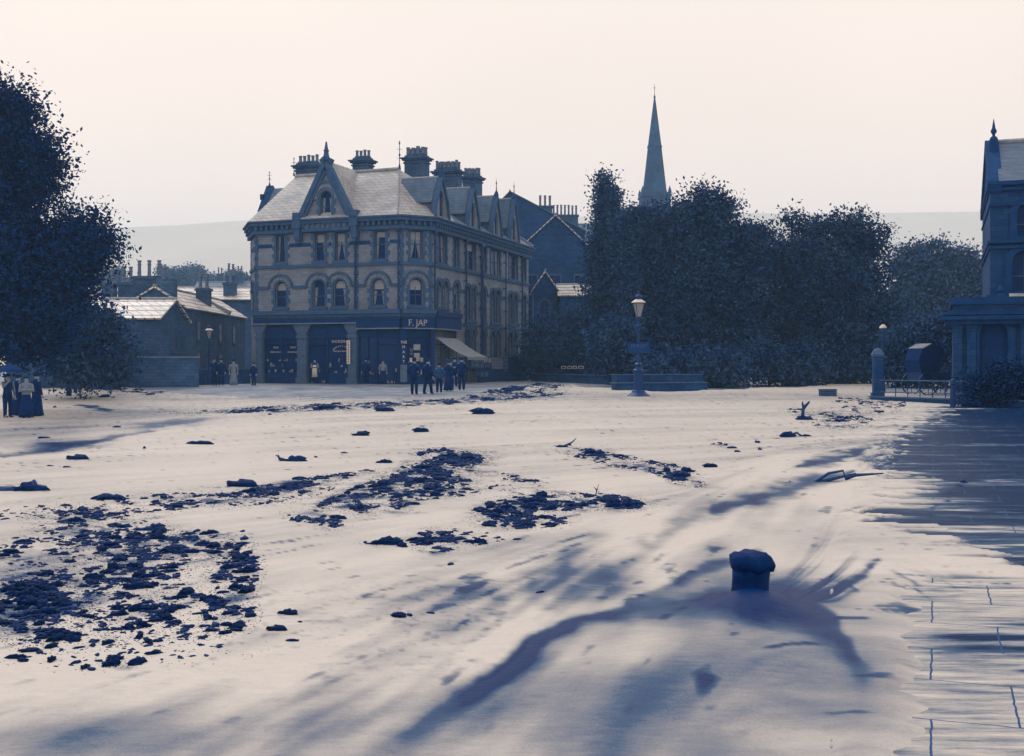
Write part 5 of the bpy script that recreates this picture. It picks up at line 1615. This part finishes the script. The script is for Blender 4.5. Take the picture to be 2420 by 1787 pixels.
# gate pier, kerb and railings at the right
p = XZ(2074, 930, 51.5)
gp = thing('gate_pier', 'dark stone gate pier with domed cap at the end of the railings', 'gate pier', (p.x, p.y, float(G(p.x, p.y)) - .02), -R(8))
W = WM[gp]
m = MB(); m.box(-.2, .2, -.2, .2, 0, 1.95); m.box(-.26, .26, -.26, .26, 0, .35); obj('shaft', m, M['stone_dark'], gp, W)
m = MB(); m.lathe([(.34, 1.951), (.36, 2.05), (.3, 2.1), (.25, 2.2), (.1, 2.3), (.0, 2.32)], 4, ph=PI / 4); obj('cap', m, M['kerb'], gp, W)
k0 = XZ(2056, 931, 51); k1 = XZ(2480, 940, 44)
g_ = float(G(k0.x, k0.y)) - .05
kd = (k1 - k0); kd.z = 0; kl = kd.length; kd.normalize()
fk = Face(k0[:2], k1[:2])
rk = thing('kerb_wall', 'low dark stone kerb wall under the railings beside the gate pier', 'wall', (k0.x, k0.y, g_))
m = MB(); m.box(0, kl, 0, .35, g_ - .3, g_ + .2, fk.W); obj('plinth', m, M['stone_dark'], rk)
m = MB(); m.box(-.05, kl, -.04, .39, g_ + .201, g_ + .26, fk.W); obj('coping', m, M['kerb'], rk)
ra = thing('railing', 'thin iron railing running from the gate pier towards the bank', 'railing', (k0.x, k0.y, g_ + .26))
m = MB()
for z in (.45, .95): m.tube([fk.W @ Vector((.4, .17, g_ + z)), fk.W @ Vector((kl, .17, g_ + z))], .022, 5)
obj('rail', m, M['kerb'], ra)
for i in range(13):
    m = MB(); x = .6 + i * .62; m.tube([fk.W @ Vector((x, .17, g_ + .25)), fk.W @ Vector((x, .17, g_ + 1.05))], .02, 5); obj('post', m, M['iron'], ra)
# small post whose reflection falls on the wet flags
p = XZ(2252, 945, 46)
sp2 = thing('iron_post', 'short dark iron post at the corner of the wet flagstones', 'post', (p.x, p.y, float(G(p.x, p.y))))
m = MB(); m.lathe([(.12, 0), (.1, .9), (.13, .95), (.1, 1.1), (.0, 1.16)], 8); obj('shaft', m, M['iron'], sp2, WM[sp2])
# hooded carriage
p = XZ(2200, 905, 56)
cg = thing('carriage', 'dark hooded horse carriage parked behind the railings before the bank', 'carriage', (p.x, p.y, .62), R(15))
W = WM[cg]
m = MB(); m.box(-.9, .7, -.55, .55, .7, 1.15); m.box(.7, 1.3, -.5, .5, .75, .85); obj('body', m, M['iron'], cg, W)
m = MB()
prof = [(-.95, 1.15), (-1.05, 1.7), (-.85, 2.2), (-.4, 2.42), (.1, 2.38), (.35, 2.1), (.2, 1.5), (.0, 1.15)]
m.prism(sorted_ccw(prof), -.58, .58); obj('hood', m, M['cloth_dark'], cg, W)
m = MB(); m.slab([Vector((-.82, -.6, 2.24)), Vector((-.38, -.6, 2.46)), Vector((-.38, .6, 2.46)), Vector((-.82, .6, 2.24))][::-1], .03); obj('hood_highlight', m, M['canvas'], cg, W)  # pale strip paints the highlight along the hood
for x, r_ in ((-.6, .55), (1.0, .42)):
    for y in (-.68, .68):
        m = MB(); m.arc(x, r_ + .02, r_ - .05, r_, y - .03, y + .03, 0, 2 * PI, 20)
        for q in range(8):
            a = q * PI / 4; m.tube([(x, y, r_ + .02), (x + (r_ - .05) * math.cos(a), y, r_ + .02 + (r_ - .05) * math.sin(a))], .015, 4)
        obj('wheel', m, M['iron'], cg, W)

# walls, trough, fences
def plain_wall(name, label, a, b, z0, z1, th=.35, cop=.08, mat='stone_dark', cmat='kerb', cat='wall', z1b=None):
    if name == 'garden_wall': mat, cmat = 'cottage', 'trim'
    fc = Face(a, b)
    t = thing(name, label, cat, (a[0], a[1], z0))
    zb = z1 if z1b is None else z1b
    m = MB(); m.add([(0, 0, z0 - .4), (fc.L, 0, z0 - .4), (fc.L, th, z0 - .4), (0, th, z0 - .4), (0, 0, z1), (fc.L, 0, zb), (fc.L, th, zb), (0, th, z1)],
                    [(0, 3, 2, 1), (4, 5, 6, 7), (0, 1, 5, 4), (1, 2, 6, 5), (2, 3, 7, 6), (3, 0, 4, 7)])
    obj('masonry', m, M[mat], t, fc.W)
    m = MB(); e = .05
    m.add([(-e, -e, z1 + .002), (fc.L + e, -e, zb + .002), (fc.L + e, th + e, zb + .002), (-e, th + e, z1 + .002), (-e, -e, z1 + cop), (fc.L + e, -e, zb + cop), (fc.L + e, th + e, zb + cop), (-e, th + e, z1 + cop)],
          [(0, 3, 2, 1), (4, 5, 6, 7), (0, 1, 5, 4), (1, 2, 6, 5), (2, 3, 7, 6), (3, 0, 4, 7)])
    obj('coping', m, M[cmat], t, fc.W)
    return t
a = XZ(60, 905, 70); b = XZ(470, 905, 73)
plain_wall('garden_wall', 'long dark garden wall with pale coping in front of the cottages at left', a[:2], b[:2], .6, XZ(60, 845, 70).z, cmat='kerb')
a = XZ(440, 905, 76); b = XZ(592, 905, 83)
plain_wall('yard_wall', 'short low wall behind the slim lamp and the standing people', a[:2], b[:2], .75, 1.75)
a, b = XZ(1214, 880, 100), XZ(1282, 880, 108)
plain_wall('boundary_wall', 'dark wall with a sloping pale coping at the end of the terrace', a[:2], b[:2], .9, XZ(1214, 873, 100).z, z1b=XZ(1282, 868, 108).z, cmat='trim')
a, b = XZ(1415, 860, 84), XZ(1490, 860, 78)
plain_wall('roadside_wall', 'dark roadside wall behind the stone trough, thin pale top', a[:2], b[:2], .8, 2.2, cop=.05)
a, b = XZ(1256, 880, 95), XZ(1440, 880, 78)
plain_wall('front_wall', 'low dark garden wall between the terrace and the stone trough', a[:2], b[:2], .75, 1.35, cop=.05)
# stone trough with two ledges
a, b = XZ(1462, 915, 62), XZ(1672, 915, 64)
ft = Face(a[:2], b[:2])
tr = thing('stone_trough', 'long low dark stone trough with two pale ledges behind the lamp', 'trough', (a.x, a.y, .68))
zt1, zt2 = XZ(1462, 887, 62).z, XZ(1462, 904, 62).z
m = MB(); m.box(0, ft.L, .45, .85, .4, zt1); m.box(0, .7, .2, .449, .4, zt1 - .03); obj('back_wall', m, M['stone_dark'], tr, ft.W)
m = MB(); m.box(-.05, ft.L, .40, .9, zt1 + .001, zt1 + .045); obj('coping', m, M['pier'], tr, ft.W)
m = MB(); m.box(0, ft.L, 0, .449, .4, zt2 - .05); obj('basin', m, M['stone_dark'], tr, ft.W)
m = MB(); m.box(-.4, ft.L, -.06, .3, zt2 - .049, zt2); obj('ledge', m, M['pier'], tr, ft.W)
# hoarding with bills beside the shop
hA = FR.W @ Vector((sR(1455), -1.1, 0)); hB = FR.W @ Vector((sR(1455) + 12.4, -1.1, 0))
fh = Face(hA[:2], hB[:2])
hd = thing('hoarding', 'dark hoarding fence with pasted bills beside the corner shop', 'hoarding', (hA.x, hA.y, BASE))
m = MB(); m.box(0, fh.L, 0, .08, BASE - .1, 2.72); obj('boards', m, M['board'], hd, fh.W)
sh = lambda u: fh.s(u)
for (u0, u1, v0, v1, mt) in ((1114, 1128, 848, 870, 'paper_dark'), (1130, 1142, 846, 858, 'paper_dark'), (1130, 1142, 860, 870, 'paper_dark'), (1144, 1160, 846, 858, 'paper'), (1146, 1158, 860, 869, 'paper_dark'), (1162, 1188, 846, 871, 'paper_dark'), (1192, 1199, 842, 878, 'paper_dark'), (1136, 1153, 879, 891, 'paper_dark'), (1118, 1133, 880, 890, 'cloth_mid')):
    s0, s1_ = sh(u0), sh(u1); z0, z1 = fh.z((s0 + s1_) / 2, v1), fh.z((s0 + s1_) / 2, v0)
    m = MB(); m.box(s0, s1_, -.03, -.002, z0, z1); bb = obj('poster', m, M[mt], hd, fh.W)
    m = MB()
    n = 4
    for j in range(n):
        zc = z0 + (z1 - z0) * (j + .5) / n
        m.box(s0 + (s1_ - s0) * .12, s1_ - (s1_ - s0) * (.12 + .2 * (j % 2)), -.036, -.03, zc - (z1 - z0) * .06, zc + (z1 - z0) * .06)
    if u0 == 1162:
        m.box(s0 - .03, s0, -.05, 0, z0, z1); m.box(s1_, s1_ + .03, -.05, 0, z0, z1); m.box(s0, s1_, -.05, 0, z1, z1 + .04); m.box(s0, s1_, -.05, 0, z0 - .04, z0)
        obj('printing', m, M['trim'], bb, fh.W)
    else:
        obj('printing', m, M['board'], bb, fh.W)
# garden railings with small white panels
a, b = XZ(1292, 890, 92), XZ(1392, 890, 86)
fg = Face(a[:2], b[:2])
gr_ = thing('garden_railing', 'garden railing hung with a row of small white framed panels', 'railing', (a.x, a.y, .8))
m = MB(); m.box(0, fg.L, 0, .05, 1.75, 1.82); m.box(0, fg.L, 0, .05, 1.0, 1.06); obj('rail', m, M['iron'], gr_, fg.W)
for i in range(int(fg.L / .55)):
    m = MB(); m.box(.3 + i * .55, .36 + i * .55, -.02, .0, .8, 1.35); m.box(.3 + i * .55, .36 + i * .55, -.02, 0, 1.62, 1.75); obj('post', m, M['cloth_mid'], gr_, fg.W)
for u0, u1 in ((1328, 1338), (1342, 1352), (1355, 1364), (1368, 1380)):
    s0, s1_ = fg.s(u0), fg.s(u1); z0, z1 = fg.z(s0, 871.5), fg.z(s0, 865)
    m = MB(); m.box(s0, s1_, -.05, -.021, z1 - .05, z1); m.box(s0, s1_, -.05, -.021, z0, z0 + .03); m.box(s0, s0 + .06, -.05, -.021, z0, z1); m.box(s1_ - .06, s1_, -.05, -.021, z0, z1)
    obj('panel', m, M['cloth_white'], gr_, fg.W)

# ------------------------------------------------------------------ people
def person(label, loc, rz=0, h=1.72, coat='cloth_dark', legs='cloth_dark', skirt=None, hat='cap', arms='down', top=None, apron=False, step=.0, hair=None, group=None):
    k = h / 1.72
    t = thing('person', label, 'person', loc, rz, group, k)
    W = WM[t]
    j = {'pel': ((0, 0, .93), .13), 'waist': ((0, 0, 1.08), .115), 'chest': ((0, 0, 1.32), .14), 'neck': ((0, 0, 1.47), .055), 'head0': ((0, -.01, 1.55), .075), 'head1': ((0, -.012, 1.63), .088), 'top': ((0, 0, 1.71), .05), 'nose': ((0, -.115, 1.6), .012), 'chin': ((0, -.07, 1.525), .035)}
    E = [('pel', 'waist'), ('waist', 'chest'), ('chest', 'neck'), ('neck', 'head0'), ('head0', 'head1'), ('head1', 'top'), ('head0', 'nose'), ('head0', 'chin')]
    for s_, sg in (('l', -1), ('r', 1)):
        j['ear' + s_] = ((sg * .088, 0, 1.6), .014); E.append(('head0', 'ear' + s_))
        f = step * sg
        j['hip' + s_] = ((sg * .10, 0, .88), .095); j['kn' + s_] = ((sg * .11, f * .5 - .01, .48), .062); j['an' + s_] = ((sg * .11, f, .09), .04); j['to' + s_] = ((sg * .13, f - .17, .03), .03)
        E += [('pel', 'hip' + s_), ('hip' + s_, 'kn' + s_), ('kn' + s_, 'an' + s_), ('an' + s_, 'to' + s_)]
        am = arms if isinstance(arms, str) else arms[0 if sg < 0 else 1]
        if am == 'down': el, ha = (sg * .27, .03, 1.12), (sg * .27, -.06, .86)
        elif am == 'pocket': el, ha = (sg * .32, .08, 1.12), (sg * .20, -.08, .96)
        elif am == 'folded': el, ha = (sg * .27, -.06, 1.12), (-sg * .08, -.2, 1.17)
        elif am == 'up': el, ha = (sg * .26, -.16, 1.24), (sg * .16, -.3, 1.42)
        j['sh' + s_] = ((sg * .19, 0, 1.40), .062); j['el' + s_] = (el, .045); j['wr' + s_] = (ha, .028)
        d = (Vector(ha) - Vector(el)).normalized()
        pm_ = Vector(ha) + d * .07
        j['pa' + s_] = (tuple(pm_), .034)
        E += [('chest', 'sh' + s_), ('sh' + s_, 'el' + s_), ('el' + s_, 'wr' + s_), ('wr' + s_, 'pa' + s_)]
        side = d.cross(Vector((0, 1, .2))).normalized()
        for q in range(4):
            b0_ = pm_ + side * (.028 * (q - 1.5) * .9) + d * .03
            e_ = b0_ + d * (.065 - .01 * abs(q - 1.4)) + Vector((0, -.02, 0))
            j['f%d%s' % (q, s_)] = (tuple(b0_), .010); j['g%d%s' % (q, s_)] = (tuple(e_), .008)
            E += [('pa' + s_, 'f%d%s' % (q, s_)), ('f%d%s' % (q, s_), 'g%d%s' % (q, s_))]
        th_ = Vector(ha) + d * .03 - side * .045
        j['th' + s_] = (tuple(th_), .011); j['tt' + s_] = (tuple(th_ + d * .04 - side * .01), .009)
        E += [('wr' + s_, 'th' + s_), ('th' + s_, 'tt' + s_)]
    ks = list(j)
    me = bpy.data.meshes.new('body')
    me.from_pydata([j[q][0] for q in ks], [(ks.index(a), ks.index(b)) for a, b in E], [])
    me.update()
    o = bpy.data.objects.new('tmp', me); COL.objects.link(o)
    md = o.modifiers.new('s', 'SKIN'); md.use_smooth_shade = True
    for i, q in enumerate(ks):
        sv = me.skin_vertices[0].data[i]; r_ = j[q][1]
        sv.radius = (r_, r_ * (.78 if q in ('chest', 'waist', 'pel') else 1)) if q != 'head1' else (r_ * .95, r_ * 1.1)
        sv.use_root = (q == 'pel')
    sb_ = o.modifiers.new('u', 'SUBSURF'); sb_.levels = 1; sb_.render_levels = 1
    dg = bpy.context.evaluated_depsgraph_get()
    me2 = bpy.data.meshes.new_from_object(o.evaluated_get(dg))
    bpy.data.objects.remove(o)
    me2.materials.clear()
    body = obj('body', me2, M['skin'], t, W, smooth=True)
    # clothing
    def loft(rings, n=14):
        m = MB(); vs_, fs_ = [], []
        for (cx, cy, z, rx, ry) in rings:
            for q in range(n):
                a = 2 * PI * q / n
                wv = 1 + (.05 * math.sin(5 * a + z * 9) if rx > .2 else 0)
                vs_.append((cx + rx * wv * math.cos(a), cy + ry * wv * math.sin(a), z))
        for i in range(len(rings) - 1):
            for q in range(n):
                a, b = i * n + q, i * n + (q + 1) % n
                fs_.append((a, b, b + n, a + n))
        fs_.append(tuple(range(n))[::-1]); fs_.append(tuple(range((len(rings) - 1) * n, len(rings) * n)))
        m.add(vs_, fs_); return m
    hem = .80 if not skirt else .98
    if skirt: obj('skirt', loft([(0, 0, .04, .30, .27), (0, 0, .3, .27, .24), (0, 0, .7, .21, .19), (0, 0, .95, .17, .15), (0, 0, 1.06, .13, .11)], 16), M[skirt], t, W, smooth=True)
    obj('jacket', loft([(0, 0, hem, .205, .165), (0, 0, .97, .185, .15), (0, 0, 1.1, .165, .14), (0, 0, 1.3, .2, .15), (0, 0, 1.41, .19, .12), (0, 0, 1.47, .09, .08), (0, -.0, 1.5, .065, .07)]), M[coat], t, W, smooth=True)
    for s_ in 'lr':
        m = MB(); m.tube([j['sh' + s_][0], j['el' + s_][0], tuple(Vector(j['el' + s_][0]).lerp(Vector(j['wr' + s_][0]), .92))], [.078, .062, .048], 8)
        obj('sleeve', m, M[top or coat], t, W, smooth=True)
        if not skirt:
            m = MB(); m.tube([j['hip' + s_][0], j['kn' + s_][0], (j['an' + s_][0][0], j['an' + s_][0][1], .07)], [.115, .085, .068], 8)
            obj('trouser_leg', m, M[legs], t, W, smooth=True)
        m = MB(); a_ = j['an' + s_][0]; m.tube([(a_[0], a_[1] + .05, .05), (a_[0], a_[1] - .05, .05), (a_[0] + .01, a_[1] - .18, .035)], [.045, .052, .035], 8)
        obj('shoe', m, M['iron'], t, W, smooth=True)
    if apron:
        obj('apron', loft([(0, -.03, .45, .2, .16), (0, -.03, .95, .18, .15), (0, -.03, 1.3, .15, .14)]), M['cloth_white'], t, W, smooth=True)
    m = MB(); m.lathe([(.07, 1.6), (.096, 1.62), (.1, 1.67), (.075, 1.72), (.0, 1.74)], 12, cy=.012); obj('hair', m, M['cloth_dark'], t, W, smooth=True)
    if hat == 'cap':
        m = MB(); m.lathe([(.1, 1.67), (.125, 1.70), (.12, 1.74), (.05, 1.765)], 12, cy=-.0); m.box(-.06, .06, -.17, -.09, 1.672, 1.685); obj('cap', m, M['cloth_dark'], t, W)
    elif hat == 'bowler':
        m = MB(); m.lathe([(.16, 1.675), (.165, 1.69), (.1, 1.69), (.1, 1.76), (.06, 1.80), (0, 1.81)], 14); obj('hat', m, M['cloth_dark'], t, W)
    elif hat == 'straw':
        m = MB(); m.lathe([(.2, 1.685), (.2, 1.70), (.1, 1.70), (.1, 1.78), (0, 1.785)], 14); obj('hat', m, M['cloth_mid'], t, W)
    return t
def gp_(u, v, y=None):
    p = P(u, v)
    return (p.x, p.y, float(wz(p.x, p.y)) - .03 if False else p.z)
g3 = 'onlookers standing before the corner shop'
person('man in long dark coat and bowler, leftmost before the corner shop', gp_(979, 932), 2.9, 1.74, hat='bowler', arms='pocket')
person('man in dark suit striding, second from left before the corner shop', gp_(1011, 931), 2.5, 1.72, step=.16)
person('boy in short jacket and cap between the striding man and the couple', gp_(1038, 928), 3.3, 1.5, coat='cloth_mid')
person('woman in dark skirt with pale straw hat before the shop corner', gp_(1060, 924), 2.8, 1.62, skirt='cloth_dark', hat='straw')
person('stout man in dark coat, rightmost in front of the awning', gp_(1091, 922), 3.0, 1.76, arms=('pocket', 'down'))
person('man in shirt sleeves under the awning facing the flood', gp_(1074, 914), .3, 1.74, top='cloth_pale', arms='folded')
person('man in dark coat leaning toward the slim street lamp', gp_(506, 911), .5, 1.74, arms=('up', 'down'), hat='straw')
person('man in dark suit standing between the lamp and the pale dressed woman', gp_(523, 911), .1, 1.70)
person('woman in long pale dress and dark hat beside the yard wall', gp_(552, 911), .2, 1.62, coat='cloth_pale', skirt='cloth_pale', hat='bowler')
person('child in dark clothes by the left end of the terrace', gp_(600, 911), -.4, 1.45, hat='cap')
person('shopkeeper in white apron in the doorway between the piers', tuple(FM.W @ Vector((FM.s(c1u(520)), -.9, BASE))), .1, 1.68, apron=True, hat=None, top='cloth_pale', arms='folded')
person('man in dark clothes looking in the shop window near the corner', tuple(FM.W @ Vector((FM.s(c1u(850)), -.9, BASE))), 3.3, 1.72)
person('woman with pale blouse by the corner window display', tuple(FM.W @ Vector((FM.s(c1u(960)), -.9, BASE))), .4, 1.6, coat='cloth_pale', skirt='cloth_dark', hat='straw')
zl = .02
def LG(u, y): return ((u - CU) / F_PX * y, y, .05)
pu = person('person under the umbrella in dark clothes with white sleeve', LG(18, 45.5), .9, 1.66, top='cloth_pale', arms=('up', 'down'))
person('woman in dark skirt and pale blouse, middle of the group by the umbrella', LG(62, 45.0), .5, 1.60, coat='cloth_pale', skirt='cloth_dark', hat='straw', arms='folded')
person('tall person in long dark coat, right edge of the group by the umbrella', LG(86, 46.5), 2.6, 1.70, skirt='cloth_dark', hat='bowler')
person('person in dark clothes behind the umbrella group, half hidden', LG(42, 47), 2.4, 1.62, skirt='cloth_dark', hat='cap')
p = XZ(24, 900, 45.3)
um = thing('umbrella', 'dark green domed umbrella held up over the left group', 'umbrella', (p.x, p.y, 1.2))
W = WM[um]
m = MB(); m.lathe([(.5, .62), (.47, .72), (.36, .82), (.2, .89), (.0, .92), ], 8); obj('canopy', m, M['cloth_green'], um, W)
m = MB(); m.tube([(0, 0, -.1), (0, 0, 1.0)], .012, 5); m.tube([(0, 0, -.1), (.03, 0, -.14), (.06, 0, -.1)], .012, 5); obj('handle', m, M['iron'], um, W)
# ------------------------------------------------------------------ the damp air of the valley
hm, t_, b_ = base_mat('haze_air')
t_.nodes.remove(b_)
pv = t_.nodes.new('ShaderNodeVolumePrincipled')
pv.inputs['Density'].default_value = .00055
pv.inputs['Color'].default_value = (.42, .71, 1.0, 1)
pv.inputs['Anisotropy'].default_value = .2
t_.links.new(pv.outputs[0], t_.nodes['Material Output'].inputs['Volume'])
m = MB(); m.box(-1650, 1650, -300, 1700, -9, 175)
hz = obj('haze', m, hm)
hz['kind'] = 'stuff'; hz['label'] = 'pale damp air filling the valley'
